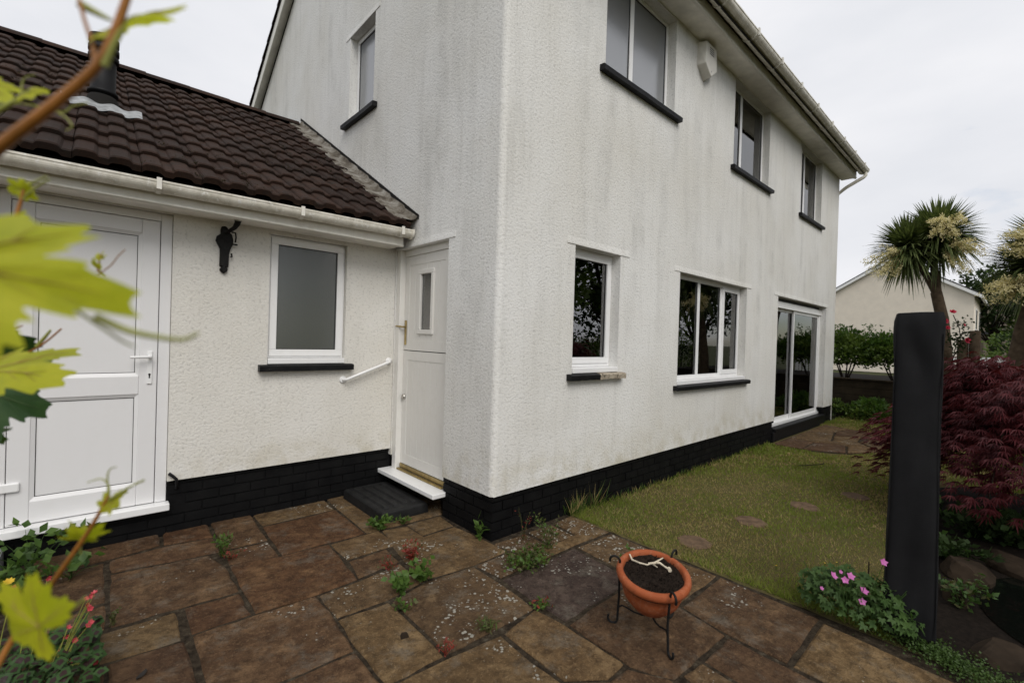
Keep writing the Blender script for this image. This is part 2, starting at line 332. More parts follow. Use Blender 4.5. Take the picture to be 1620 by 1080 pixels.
leafmat('cordyline', (0.060, 0.090, 0.028), (0.16, 0.19, 0.07), 0.2, 0.45, 6)
leafmat('cordyline_flower', (0.56, 0.48, 0.26), (0.78, 0.70, 0.46), 0.3, 0.7, 10)

# ------------------------------------------------------------------ mesh helpers
class MB:
    def __init__(s): s.v = []; s.f = []; s.mi = []; s.sm = []
    def add(s, vs_, fs_, mi=0, smooth=False):
        k = len(s.v); s.v += [tuple(float(c) for c in q) for q in vs_]
        for f in fs_: s.f.append([i + k for i in f]); s.mi.append(mi); s.sm.append(smooth)
        return s
    def quad(s, a, b, c, d, mi=0): return s.add([a, b, c, d], [[0, 1, 2, 3]], mi)
    def box(s, x0, x1, y0, y1, z0, z1, mi=0):
        return s.add([(x, y, z) for z in (z0, z1) for y in (y0, y1) for x in (x0, x1)],
                     [[0, 2, 3, 1], [4, 5, 7, 6], [0, 1, 5, 4], [2, 6, 7, 3], [0, 4, 6, 2], [1, 3, 7, 5]], mi)
    def prism(s, poly, axis, a0, a1, mi=0, smooth=False):
        """extrude a 2-D polygon (in the two other axes, in order) along axis"""
        n = len(poly); vs_ = []
        for a in (a0, a1):
            for (p, q) in poly:
                c = [p, q]; c.insert(axis, a); vs_.append(c)
        s.add(vs_, [[i, (i + 1) % n, n + (i + 1) % n, n + i] for i in range(n)], mi, smooth)
        s.add(vs_, [list(range(n))[::-1], [n + i for i in range(n)]], mi); return s
    def tube(s, pts, rad, seg=8, mi=0, caps=True):
        pts = [np.array(p, float) for p in pts]; n = len(pts)
        if not hasattr(rad, '__len__'): rad = [rad] * n
        t0 = pts[1] - pts[0]; ref = np.array([0, 0, 1.0]) if abs(t0[2]) < 0.9 * np.linalg.norm(t0) else np.array([1.0, 0, 0])
        vs_ = []; nrm = None
        for i in range(n):
            t = pts[min(i + 1, n - 1)] - pts[max(i - 1, 0)]; t = t / (np.linalg.norm(t) + 1e-12)
            nrm = (ref if nrm is None else nrm); nrm = nrm - t * (nrm @ t); nrm /= np.linalg.norm(nrm) + 1e-12; b = np.cross(t, nrm)
            for k in range(seg):
                a = 2 * PI * k / seg; vs_.append(pts[i] + rad[i] * (math.cos(a) * nrm + math.sin(a) * b))
        s.add(vs_, [[i * seg + k, i * seg + (k + 1) % seg, (i + 1) * seg + (k + 1) % seg, (i + 1) * seg + k] for i in range(n - 1) for k in range(seg)], mi, True)
        if caps: s.add(vs_[:seg], [list(range(seg))[::-1]], mi); s.add(vs_[-seg:], [list(range(seg))], mi)
        return s
    def lathe(s, prof, c, seg=40, mi=0, close=True):
        vs_ = []; n = len(prof)
        for (r, z) in prof:
            for k in range(seg):
                a = 2 * PI * k / seg; vs_.append((c[0] + r * math.cos(a), c[1] + r * math.sin(a), c[2] + z))
        s.add(vs_, [[i * seg + k, i * seg + (k + 1) % seg, (i + 1) * seg + (k + 1) % seg, (i + 1) * seg + k] for i in range(n - 1) for k in range(seg)], mi, True)
        return s
    def mesh(s, name, mats):
        me = bpy.data.meshes.new(name); me.from_pydata(s.v, [], s.f)
        for q in (mats if isinstance(mats, (list, tuple)) else [mats]): me.materials.append(MAT[q])
        me.polygons.foreach_set('material_index', s.mi); me.polygons.foreach_set('use_smooth', s.sm); me.update(); return me
    def build(s, name, mats, parent=None, bevel=0.0, **tags):
        o = bpy.data.objects.new(name, s.mesh(name, mats)); link(o, parent)
        if bevel:
            b = o.modifiers.new('bevel', 'BEVEL'); b.width = bevel; b.segments = 2; b.limit_method = 'ANGLE'; b.angle_limit = math.radians(40)
        return tag(o, **tags)
def link(o, parent=None):
    COL.objects.link(o)
    if parent is not None:
        o.parent = parent
        o.matrix_parent_inverse = Matrix.Translation(-parent.location) if parent.parent is None and parent.type == 'EMPTY' else Matrix.Identity(4)
    return o
def tag(o, label=None, cat=None, group=None, kind=None):
    if label: o['label'] = label
    if cat: o['category'] = cat
    if group: o['group'] = group
    if kind: o['kind'] = kind
    return o
def empty(name, loc, label, cat, group=None):
    o = bpy.data.objects.new(name, None); o.empty_display_size = 0.1; COL.objects.link(o); o.location = [float(c) for c in loc]
    return tag(o, label, cat, group)
def inst(name, me, loc, parent, rot=None, scale=None):
    o = bpy.data.objects.new(name, me); link(o, parent); o.location = [float(c) for c in loc]
    if rot is not None: o.rotation_euler = rot
    if scale is not None: o.scale = scale
    return o

def np_mesh(name, V, F4, mats, mi=None, smooth=False):
    """big mesh from arrays: V (n,3), F4 (m,3 or 4)"""
    k = F4.shape[1]; me = bpy.data.meshes.new(name)
    me.vertices.add(len(V)); me.vertices.foreach_set('co', np.ascontiguousarray(V, np.float32).ravel())
    me.loops.add(F4.size); me.loops.foreach_set('vertex_index', np.ascontiguousarray(F4, np.int32).ravel())
    me.polygons.add(len(F4)); me.polygons.foreach_set('loop_start', np.arange(len(F4), dtype=np.int32) * k)
    for q in (mats if isinstance(mats, (list, tuple)) else [mats]): me.materials.append(MAT[q])
    if mi is not None: me.polygons.foreach_set('material_index', np.ascontiguousarray(mi, np.int32))
    if smooth: me.polygons.foreach_set('use_smooth', np.ones(len(F4), bool))
    me.update(calc_edges=True); me.validate(); return me
def np_build(name, V, F, mats, parent=None, mi=None, smooth=False, **tags):
    o = bpy.data.objects.new(name, np_mesh(name, V, F, mats, mi, smooth)); link(o, parent); return tag(o, **tags)
def unit(a): return a / (np.linalg.norm(a, axis=-1, keepdims=True) + 1e-9)
def leaf_arrays(C, D, N, Ln, W, fold=0.15, droop=0.0):
    """pointed leaves: base C, direction D, normal N, length, width -> verts (n*6), quads (n*2)"""
    n = len(C); D = unit(D); S = unit(np.cross(D, N)); N = unit(np.cross(S, D))
    Ln = np.broadcast_to(Ln, (n,))[:, None]; W = np.broadcast_to(W, (n,))[:, None]
    mid = C + D * Ln * 0.5 + N * 0 - np.array([0, 0, 1.0]) * Ln * droop * 0.35; tip = C + D * Ln - np.array([0, 0, 1.0]) * Ln * droop
    lf = C + D * Ln * 0.42 + S * W * 0.5 + N * W * fold; rt = C + D * Ln * 0.42 - S * W * 0.5 + N * W * fold
    V = np.stack([C, lf, tip, mid, rt], 1).reshape(-1, 3); b = (np.arange(n) * 5)[:, None]
    F = np.concatenate([b + np.array([[0, 3, 2, 1]]), b + np.array([[0, 4, 2, 3]])], 1).reshape(-1, 4)
    return V, F
def join_arrays(*parts):
    Vs, Fs, mi, k = [], [], [], 0
    for (V, F, i) in parts:
        Vs.append(V); Fs.append(F + k); mi.append(np.full(len(F), i)); k += len(V)
    return np.concatenate(Vs), np.concatenate(Fs), np.concatenate(mi)
def rdir(n, zmin=-1.0):
    d = unit(RNG.normal(size=(n, 3)))
    if zmin > -1: d[:, 2] = np.abs(d[:, 2]) * (1 - zmin) + zmin; d = unit(d)
    return d

# ------------------------------------------------------------------ ground
g = MB(); R_ = 600
g.quad((-R_, -R_, -0.045), (R_, -R_, -0.045), (R_, R_, -0.045), (-R_, R_, -0.045)); g.build('ground', 'ground', kind='structure')
g = MB(); g.box(-4.6, 0.9, -4.6, 1.62, -0.044, -0.010); patio = g.build('patio', 'joint', kind='structure')
# lawn: gently uneven sheet with a ragged front edge, holes cut by the pond
nx, ny = 120, 60
xs = np.linspace(0.90, 10.95, nx); ys = np.linspace(-9.0, -0.02, ny)
lv = []; lf = []
for j, y in enumerate(ys):
    for i, x in enumerate(xs):
        xx = x + (0.012 * math.sin(y * 9) + 0.01 * math.sin(y * 23 + 1) if i == 0 else 0)
        lv.append((xx, y, -0.010 + 0.004 * math.sin(x * 1.7 + y) * math.sin(y * 2.3)))
def in_pond(x, y): return False
for j in range(ny - 1):
    for i in range(nx - 1):
        if in_pond((xs[i] + xs[i + 1]) / 2, (ys[j] + ys[j + 1]) / 2): continue
        lf.append([j * nx + i, j * nx + i + 1, (j + 1) * nx + i + 1, (j + 1) * nx + i])
mb = MB(); mb.add(lv, lf, 0, True); mb.build('lawn', 'lawn_base', kind='structure')
mb = MB(); bp_ = [(.93, -2.28), (1.2, -2.26), (1.7, -2.22), (2.3, -2.05), (3.2, -1.95), (4.6, -1.9), (5.4, -2.4), (5.4, -4.5), (.93, -4.5)]; mb.add([(x, y, -.002) for x, y in bp_], [list(range(9))[::-1]]); mb.build('planting_bed', 'soil', kind='structure')
mb = MB(); mb.add([(1.98 + .62 * math.cos(q) * (1 + .06 * math.sin(3 * q)), -2.98 + .46 * math.sin(q), .004) for q in np.linspace(0, 2 * PI, 40)[:-1]], [list(range(39))]); mb.build('pond', 'pond_water', kind='structure')

# flagstones traced on the photograph and laid on the ground
SL = {
 's1': ('slab_brown', [(60, 868), (251, 840), (254, 861), (170, 884), (30, 918)]),
 's2': ('slab_rust', [(256, 840), (326, 824), (338, 848), (258, 861)]),
 's3': ('slab_brown', [(172, 887), (258, 864), (338, 850), (350, 871), (175, 905)]),
 's4': ('slab_brown', [(331, 823), (395, 812), (424, 853), (353, 869)]),
 's5': ('slab_brown', [(355, 872), (425, 856), (442, 877), (362, 892)]),
 's6a': ('slab_buff', [(398, 812), (511, 787), (531, 804), (414, 831)]),
 's6b': ('slab_rust', [(415, 833), (532, 806), (578, 842), (446, 877)]),
 's8': ('slab_rust', [(363, 894), (443, 879), (521, 860), (566, 915), (500, 940), (403, 969)]),
 's9': ('slab_brown', [(173, 907), (331, 876), (357, 893), (380, 933), (172, 992)]),
 's10': ('slab_brown', [(20, 925), (166, 888), (168, 950), (20, 992)]),
 's11': ('slab_brown', [(20, 996), (168, 954), (168, 993), (20, 1036)]),
 's12': ('slab_rust', [(290, 960), (380, 936), (400, 969), (301, 1003)]),
 's13': ('slab_buff', [(20, 1040), (280, 965), (291, 1009), (20, 1092)]),
 's14': ('slab_brown', [(169, 1049), (291, 1012), (326, 1112), (176, 1165)]),
 's15': ('slab_brown', [(20, 1097), (165, 1051), (170, 1168), (20, 1225)]),
 's16': ('slab_brown', [(304, 1004), (403, 971), (501, 941), (531, 978), (561, 1027), (439, 1078), (338, 1118)]),
 's17a': ('slab_buff', [(523, 860), (600, 838), (628, 860), (549, 884)]),
 's17b': ('slab_brown', [(551, 886), (612, 866), (634, 886), (566, 914)]),
 's18': ('slab_buff', [(604, 838), (642, 831), (668, 848), (720, 832), (758, 848), (802, 871), (750, 893), (676, 914), (638, 886)]),
 's19': ('slab_buff', [(642, 829), (697, 814), (719, 830), (668, 846)]),
 's20': ('slab_buff', [(515, 787), (548, 781), (700, 790), (700, 812), (642, 827), (580, 842), (534, 805)]),
 's21': ('slab_lichen', [(503, 941), (566, 917), (634, 889), (674, 916), (615, 948), (532, 976)]),
 's22': ('slab_buff', [(534, 979), (614, 951), (637, 970), (703, 1036), (612, 1082), (562, 1024)]),
 's23': ('slab_lichen', [(620, 950), (676, 918), (750, 895), (792, 920), (846, 961), (778, 998), (707, 1033), (638, 967)]),
 's24': ('slab_lichen', [(753, 894), (804, 872), (862, 883), (792, 913)]),
 's25': ('slab_plum', [(909, 865), (979, 903), (988, 925), (894, 982), (840, 948), (794, 915), (866, 884)]),
 's26': ('slab_lichen', [(780, 860), (832, 843), (864, 860), (806, 870)]),
 's27': ('slab_lichen', [(835, 841), (873, 829), (910, 847), (868, 860)]),
 's28': ('slab_lichen', [(876, 827), (902, 815), (944, 831), (913, 846)]),
 's29': ('slab_buff', [(810, 871), (868, 862), (946, 833), (964, 840), (908, 862), (864, 881)]),
 's30': ('slab_lichen', [(911, 864), (967, 842), (1023, 865), (976, 897)]),
 's31': ('slab_buff', [(979, 898), (1026, 867), (1136, 909), (1076, 954), (990, 921)]),
 's32': ('slab_brown', [(900, 986), (988, 927), (1074, 958), (1148, 1003), (1078, 1064), (1067, 1073), (997, 1053)]),
 's33': ('slab_brown', [(1078, 957), (1139, 911), (1297, 978), (1246, 1048), (1152, 1002)]),
 's34': ('slab_brown', [(1112, 1043), (1151, 1006), (1246, 1052), (1335, 1098), (1205, 1098)]),
 's35': ('slab_buff', [(1080, 1066), (1109, 1046), (1198, 1098), (1160, 1130), (1120, 1100)]),
 's36': ('slab_buff', [(1254, 1052), (1301, 984), (1400, 1028), (1498, 1073), (1580, 1112), (1400, 1125), (1340, 1096)]),
 's37': ('slab_buff', [(708, 1037), (793, 1002), (842, 1044), (889, 1077), (770, 1150), (616, 1085)]),
 's38': ('slab_buff', [(797, 1000), (845, 963), (893, 986), (988, 1049), (963, 1073), (893, 1076)]),
 's39': ('slab_brown', [(893, 1080), (963, 1076), (993, 1055), (1065, 1075), (1120, 1130), (930, 1150)]),
 's40': ('slab_brown', [(342, 1122), (440, 1081), (563, 1030), (612, 1087), (460, 1160), (390, 1200)]),
}
def make_slab(mat, pts, parent, name='flagstone', inset=0.003, top=0.0, thick=0.035, seed=0):
    rr = random.Random(seed); P = [np.array(p[:2]) for p in pts]; n = len(P)
    area = sum(P[i][0] * P[(i + 1) % n][1] - P[(i + 1) % n][0] * P[i][1] for i in range(n))
    if area < 0: P = P[::-1]
    c = sum(P) / n; ring = []
    for i in range(n):
        a, b = P[i], P[(i + 1) % n]; ln = np.linalg.norm(b - a); k = max(2, int(ln / 0.09)); nrm = np.array([-(b - a)[1], (b - a)[0]]) / (ln + 1e-9)
        for j in range(k):
            q = a + (b - a) * (j / k) + nrm * (inset + (rr.uniform(-0.005, 0.006) if j else 0.004))
            if j == 0: q = a + (c - a) / (np.linalg.norm(c - a) + 1e-9) * inset * 1.9
            ring.append(q)
    m_ = len(ring); t1, t2 = rr.uniform(-0.004, 0.004), rr.uniform(-0.004, 0.004)
    h = top + rr.uniform(-0.004, 0.004)
    def zz(q): return h + (q - c)[0] * t1 + (q - c)[1] * t2
    vs_ = [(q[0], q[1], top - thick) for q in ring] + [(q[0], q[1], zz(q) - 0.009 + rr.uniform(-0.003, 0.002)) for q in ring]
    ins = [q + (c - q) / (np.linalg.norm(c - q) + 1e-9) * 0.014 for q in ring]
    vs_ += [(q[0], q[1], zz(q) + rr.uniform(-0.0015, 0.001)) for q in ins]
    fs_ = [[r_ * m_ + i, r_ * m_ + (i + 1) % m_, (r_ + 1) * m_ + (i + 1) % m_, (r_ + 1) * m_ + i] for r_ in (0, 1) for i in range(m_)]
    b_ = MB(); b_.add(vs_, fs_ + [[2 * m_ + i for i in range(m_)]]); return b_.build(name, mat, parent)
for i, (k, (mt, poly)) in enumerate(SL.items()):
    make_slab(mt, [gnd(*q) for q in poly], patio, seed=i)
# the same paving goes on beside and behind the camera
def cam_px(P):
    d = np.array(P, float) - CAM; z = d @ CF
    return (810 + FPX * (d @ CR) / z, 540 - FPX * (d @ CU) / z) if z > 0.1 else (0, 9999)
k = 0; y = -4.4
while y < 1.5:
    hgt = [0.45, 0.6, 0.3, 0.6][k % 4]; x = -4.5 + 0.2 * (k % 3); j = 0
    while x < 0.6:
        w = [0.6, 0.45, 0.75, 0.6, 0.9][(j + k) % 5]
        q = [(x, y, 0), (min(x + w, 0.88), y, 0), (min(x + w, 0.88), min(y + hgt, 1.6), 0), (x, min(y + hgt, 1.6), 0)]
        pp = [cam_px(c_) for c_ in q]
        if all(p_[0] < 18 or p_[1] > 1125 for p_ in pp) and not (x + w > -2.62 and y + hgt > -0.35 and pp[1][1] < 1125):
            make_slab(random.choice(['slab_brown', 'slab_buff', 'slab_rust']), q, patio, seed=500 + k * 20 + j)
        x += w; j += 1
    y += hgt; k += 1

# small paved patch outside the sliding door
patch = MB(); 
pc = [(5.75, -0.06), (8.75, -0.06), (8.6, -0.55), (8.3, -1.0), (7.6, -1.35), (6.6, -1.32), (6.0, -1.0), (5.7, -0.5)]
patch.add([(x, y, -0.004) for x, y in pc], [list(range(len(pc)))[::-1]]); patch = patch.build('door_paving', 'joint', kind='structure')
cr = [[(5.78, -.08), (6.6, -.08), (6.5, -.45), (5.75, -.48)], [(6.62, -.08), (7.5, -.08), (7.45, -.5), (6.9, -.6), (6.53, -.46)], [(7.52, -.08), (8.72, -.08), (8.58, -.52), (7.9, -.42), (7.47, -.5)],
      [(5.76, -.5), (6.5, -.48), (6.65, -.85), (6.05, -.98)], [(6.53, -.5), (6.88, -.62), (7.2, -.9), (6.9, -1.1), (6.67, -.86)], [(6.92, -.62), (7.46, -.52), (7.75, -.85), (7.22, -.9)],
      [(7.5, -.52), (7.9, -.45), (8.56, -.55), (8.3, -.98), (7.78, -.86)], [(6.07, -1.0), (6.65, -.88), (6.88, -1.12), (6.6, -1.3)], [(6.92, -1.12), (7.22, -.93), (7.55, -1.0), (7.6, -1.33), (6.64, -1.3)], [(7.58, -.98), (7.76, -.88), (8.28, -1.0), (7.63, -1.32)]]
for i, q in enumerate(cr): make_slab('slab_buff' if i % 3 else 'slab_brown', q, patch, name='paving_stone', top=0.012, thick=0.02, seed=900 + i)

# ------------------------------------------------------------------ the house
HX, HY, EZ = 9.55, 7.55, 5.20          # length, depth, soffit height
house = empty('house', (4.7, 3.7, 0), 'white roughcast house with black plinth, white windows and a dark tiled side extension', 'house')
def F(u, z, d): return (u, d, z)                      # long front, outward normal -y
def G(u, z, d): return (d, u, z)                      # gable end, outward normal -x
EY = 1.62
def E_(u, z, d): return (u, EY + d, z)                # extension front, outward normal -y
def pbox(mb, pl, u0, u1, z0, z1, d0, d1, mi=0):
    a, b = pl(u0, z0, d0), pl(u1, z1, d1)
    lo = [min(p, q) for p, q in zip(a, b)]; hi = [max(p, q) for p, q in zip(a, b)]
    return mb.box(lo[0], hi[0], lo[1], hi[1], lo[2], hi[2], mi)
def wall(mb, pl, u0, u1, z0, z1, ops, rec=0.11, mi=0):
    us = sorted({u0, u1, *[o[0] for o in ops], *[o[1] for o in ops]}); zs = sorted({z0, z1, *[max(z0, o[2]) for o in ops], *[o[3] for o in ops]})
    for i in range(len(us) - 1):
        for j in range(len(zs) - 1):
            cu, cz = (us[i] + us[i + 1]) / 2, (zs[j] + zs[j + 1]) / 2
            if any(o[0] < cu < o[1] and o[2] < cz < o[3] for o in ops): continue
            mb.quad(pl(us[i], zs[j], 0), pl(us[i + 1], zs[j], 0), pl(us[i + 1], zs[j + 1], 0), pl(us[i], zs[j + 1], 0), mi)
    for (a, b, c, d) in ops:
        low_ = c < z0; c = max(c, z0); r = rec + 0.06
        for q in (((a, c), (a, d)), ((b, c), (b, d)), ((a, d), (b, d))) + (() if low_ else (((a, c), (b, c)),)):
            (p0, q0), (p1, q1) = q; mb.quad(pl(p0, q0, 0), pl(p1, q1, 0), pl(p1, q1, r), pl(p0, q0, r), mi)
W1 = (0.887, 1.577, 1.25, 2.40); W2 = (2.775, 4.745, 1.06, 2.385); WD = (6.04, 8.87, 0.20, 2.385)
U1 = (1.235, 2.52, 4.10, 5.17); U2 = (4.125, 5.44, 3.98, 5.18); U3 = (7.0, 8.27, 3.93, 5.18)
GW = (2.235, 2.905, 4.10, 5.14); GD = (0.675, 1.60, 0.14, 2.40)
CRD = 0.045
mb = MB()
wall(mb, F, CRD, HX, 0.335, 5.34, [W1, W2, WD, U1, U2, U3])
arc = [(CRD - CRD * math.sin(t), CRD - CRD * math.cos(t)) for t in np.linspace(0, PI / 2, 8)]
vs_ = [(x, y, z) for (x, y) in arc for z in (0.335, 5.34)]
mb.add(vs_, [[2 * i, 2 * i + 1, 2 * i + 3, 2 * i + 2] for i in range(7)], 0, True)
# underside of the render where it bells out over the plinth
for (xa, xb) in ((.02, WD[0]), (WD[1], HX)): mb.quad((xa, 0.03, 0.335), (xb, 0.03, 0.335), (xb, 0, 0.335), (xa, 0, 0.335))
mb.build('front_wall', 'render', house)
mb = MB()
wall(mb, G, CRD, HY, 0.335, 5.30, [GW, GD], rec=0.10)
mb.add([(0, CRD, 5.30), (0, HY, 5.30), (0, 3.78, 7.62)], [[0, 1, 2]])
mb.quad((0.03, 0, 0.335), (0, 0.03, 0.335), (0, GD[0], 0.335), (0.03, GD[0], 0.335))
mb.build('gable_wall', 'render', house)
mb = MB()
mb.quad((HX, 0, 0.0), (HX, HY, 0.0), (HX, HY, 5.3), (HX, 0, 5.3)); mb.add([(HX, 0, 5.3), (HX, HY, 5.3), (HX, 3.78, 7.6)], [[0, 1, 2]])
mb.quad((0, HY, 0), (HX, HY, 0), (HX, HY, 5.3), (0, HY, 5.3)); mb.build('rear_wall', 'render', house)
mb = MB()   # rooms behind the windows
for z0, z1 in ((0.30, 2.56), (2.66, 5.28)):
    mb.quad((0.2, 4.2, z0), (HX - .2, 4.2, z0), (HX - .2, 4.2, z1), (0.2, 4.2, z1)); mb.quad((0.2, .2, z1), (HX - .2, .2, z1), (HX - .2, 4.2, z1), (0.2, 4.2, z1))
    for x in (0.2, 2.3, 5.4, HX - .2): mb.quad((x, .2, z0), (x, 4.2, z0), (x, 4.2, z1), (x, .2, z1))
    mb.quad((0.2, .2, z0), (HX - .2, .2, z0), (HX - .2, 4.2, z0), (0.2, 4.2, z0), 1)
mb.build('room_lining', ['interior', 'carpet'], house)

# thin render drips above the openings
def drip(pl, u0, u1, z, name='drip_moulding', h=0.10, t=0.006, mat='render'):
    mb = MB(); q = []
    for u in (u0, u1): q += [pl(u, z, 0.004), pl(u, z, -t), pl(u, z + 0.012, -t), pl(u, z + h, 0.004)]
    mb.add(q, [[0, 1, 5, 4], [1, 2, 6, 5], [2, 3, 7, 6], [0, 3, 2, 1], [4, 5, 6, 7]]); mb.build(name, mat, house)
drip(F, 0.775, 1.725, 2.402); drip(F, 2.64, 4.90, 2.387); drip(F, 5.87, 8.98, 2.388); drip(G, 0.575, 1.615, 2.402); drip(G, 2.13, 3.03, 5.142)
drip(F, 4.02, 5.6, 5.17); drip(F, 6.92, 8.45, 5.17); drip(F, 1.15, 2.66, 5.165)

# painted brick plinth, brick by brick
bm = MB(); bm.box(0, 0.215, 0, 0.09, 0, 0.066); brick_me = bm.mesh('brick', 'black_brick')
mb = MB(); mb.box(0.026, WD[0] - .002, 0.030, 0.20, -0.044, 0.338); mb.box(WD[1] + .002, HX, 0.030, 0.20, -0.044, 0.338); mb.box(WD[0] + .002, WD[1] - .002, 0.030, 0.20, -0.044, 0.14); mb.box(0.024, 0.2, 0.20, GD[0] - 0.002, -0.044, 0.338); mb.box(-1.832, 0.02, EY + 0.034, EY + 0.2, -0.044, 0.40); mb.box(-4.3, -2.728, EY + 0.034, EY + 0.2, -0.044, 0.40); mb.box(-2.726, -1.834, EY + 0.034, EY + 0.2, -0.044, 0.185)
plinth = mb.build('plinth', 'black_brick', house)
for r_ in range(-1, 5):
    z = -0.022 + r_ * 0.077 + 0.005; off = 0.1125 * (r_ % 2)
    hcut = min(0.066, 0.332 - z)
    if hcut < 0.02: continue
    sc = (1, 1, hcut / 0.066)
    x = 0.02 - off
    while x < HX - 0.02:
        x0 = max(x, 0.02); w = min(x + 0.215, HX) - x0
        if w > 0.05 and not (WD[0] - 0.1 < x0 < WD[1] - 0.1 and z > 0.10): inst('brick', brick_me, (x0, 0.02 + RNG.uniform(-.002, .002), z), plinth, scale=(w / 0.215, 1, sc[2]))
        x += 0.225
    y = 0.022 + (0.1125 - off)
    while y < GD[0] - 0.05:
        w = min(y + 0.215, GD[0] - 0.004) - y
        if w > 0.04: inst('brick', brick_me, (0.012 + 0.09 + RNG.uniform(-.002, .002), y, z), plinth, rot=(0, 0, PI / 2), scale=(w / 0.215, 1, sc[2]))
        y += 0.225
for r_ in range(-1, 6):
    z = -0.022 + r_ * 0.077 + 0.005; off = 0.1125 * (r_ % 2); hcut = min(0.066, 0.396 - z)
    if hcut < 0.02: continue
    x = -2.72 - off
    while x < -0.02:
        w = min(x + 0.215, -0.006) - x
        lim = 0.12 if x < -1.86 else 1
        if w > 0.04 and z < lim: inst('brick', brick_me, (x, EY + 0.024 + RNG.uniform(-.002, .002), z), plinth, scale=(w / 0.215, 1, hcut / 0.066))
        x += 0.225

# ---- windows: frame mesh is the window, panes / sills / sashes hang below it
def window(pl, o, panes, rec=0.10, sash=(), glass_='glass', sill=True, fw=0.055, name='window', blind=None, sill_mat='black_paint', sill_over=0.085, white_sill=True, label=None):
    u0, u1, z0, z1 = o; mb = MB(); zb = z0 + (0.055 if white_sill else 0.0)
    pbox(mb, pl, u0 + .002, u1 - .002, zb, zb + fw, rec, rec + .06); pbox(mb, pl, u0 + .002, u1 - .002, z1 - fw, z1 - .002, rec, rec + .06)
    pbox(mb, pl, u0 + .002, u0 + fw, zb + fw, z1 - fw, rec, rec + .06); pbox(mb, pl, u1 - fw, u1 - .002, zb + fw, z1 - fw, rec, rec + .06)
    for a in panes[1:-1]: pbox(mb, pl, a - .032, a + .032, zb + fw, z1 - fw, rec + .001, rec + .058)
    win = mb.build(name, 'upvc', house, bevel=0.004)
    if label: win['label'] = label
    for i in range(len(panes) - 1):
        a = panes[i] + (fw if i == 0 else .032); b = panes[i + 1] - (fw if i == len(panes) - 2 else .032); c, d = zb + fw, z1 - fw
        if i in sash:
            s_ = MB(); t = .045
            pbox(s_, pl, a - .012, b + .012, c - .012, c + t, rec - .014, rec + .03); pbox(s_, pl, a - .012, b + .012, d - t, d + .012, rec - .014, rec + .03)
            pbox(s_, pl, a - .012, a + t, c + t, d - t, rec - .014, rec + .03); pbox(s_, pl, b - t, b + .012, c + t, d - t, rec - .014, rec + .03)
            s_.build('sash', 'upvc', win, bevel=0.004); a += t; b -= t; c += t; d -= t
        gs = MB(); e = 0.007; gd = rec + (.008 if i in sash else .018)
        for (p, q, r, s2) in ((a, b, c, c + e), (a, b, d - e, d), (a, a + e, c + e, d - e), (b - e, b, c + e, d - e)): pbox(gs, pl, p, q, r, s2, gd - .006, gd - .001)
        gs.build('gasket', 'seal', win)
        gm = MB(); pbox(gm, pl, a, b, c, d, gd, gd + .006); gm.build('pane', glass_, win)
        if blind:
            bl = MB(); n = 14
            for k in range(n):
                ua = a + (b - a) * k / n; ub = a + (b - a) * (k + 1) / n; wob = .012 * (k % 2)
                pbox(bl, pl, ua, ub, c, c + (d - c) * blind, gd + .012 + wob * .4, gd + .016 + wob * .4)
            bl.build('half_blind', 'blind', win)
    if white_sill:
        ws = MB(); pbox(ws, pl, u0 + .003, u1 - .003, z0 + .006, zb - .002, -.012, rec + .05); ws.build('inner_sill', 'upvc', win, bevel=0.005)
    if sill:
        mats = sill_mat if isinstance(sill_mat, list) else [sill_mat]; k = len(mats)
        L0, L1 = u0 - sill_over, u1 + sill_over
        for i, mt in enumerate(mats):
            a = L0 + (L1 - L0) * i / k; b = L0 + (L1 - L0) * (i + 1) / k; sm = MB(); n = 8; vs_ = []
            for j in range(n + 1):
                u = a + (b - a) * j / n; jit = (0.004 if mt == 'bare_sill' else 0.0015)
                r1, r2 = RNG.uniform(-jit, jit), RNG.uniform(-jit, jit)
                vs_ += [pl(u, z0 - .055 + r2, .01), pl(u, z0 - .055 + r2, -.058 + r1), pl(u, z0 - .012 + r2, -.062 + r1), pl(u, z0 - .002 + r1, -.05), pl(u, z0 + .003, .01)]
            fs_ = [[j * 5 + q, j * 5 + (q + 1) % 5, (j + 1) * 5 + (q + 1) % 5, (j + 1) * 5 + q] for j in range(n) for q in range(5)]
            sm.add(vs_, fs_ + [[0, 1, 2, 3, 4], [n * 5 + q for q in (4, 3, 2, 1, 0)]]); so = sm.build('sill', mt, win)
            if mt == 'bare_sill': so['label'] = 'sill end with its black paint flaked off'
    return win
window(F, W1, [W1[0], W1[1]], sash=(0,), sill_mat=['black_paint', 'bare_sill'], sill_over=0.07, fw=0.045)
window(F, W2, [W2[0], 3.47, 4.13, W2[1]], sash=(2,), fw=0.05)
window(F, U1, [U1[0], 1.80, U1[1]], glass_='obscure_pale', white_sill=False, fw=0.04)
window(F, U2, [U2[0], 4.60, U2[1]], white_sill=False, fw=0.04)
window(F, U3, [U3[0], 7.52, U3[1]], white_sill=False, fw=0.04)
window(G, GW, [GW[0], GW[1]], rec=0.09, glass_='obscure_pale', white_sill=False, sill_over=0.10)
EW = (-1.165, -0.50, 1.265, 2.375)

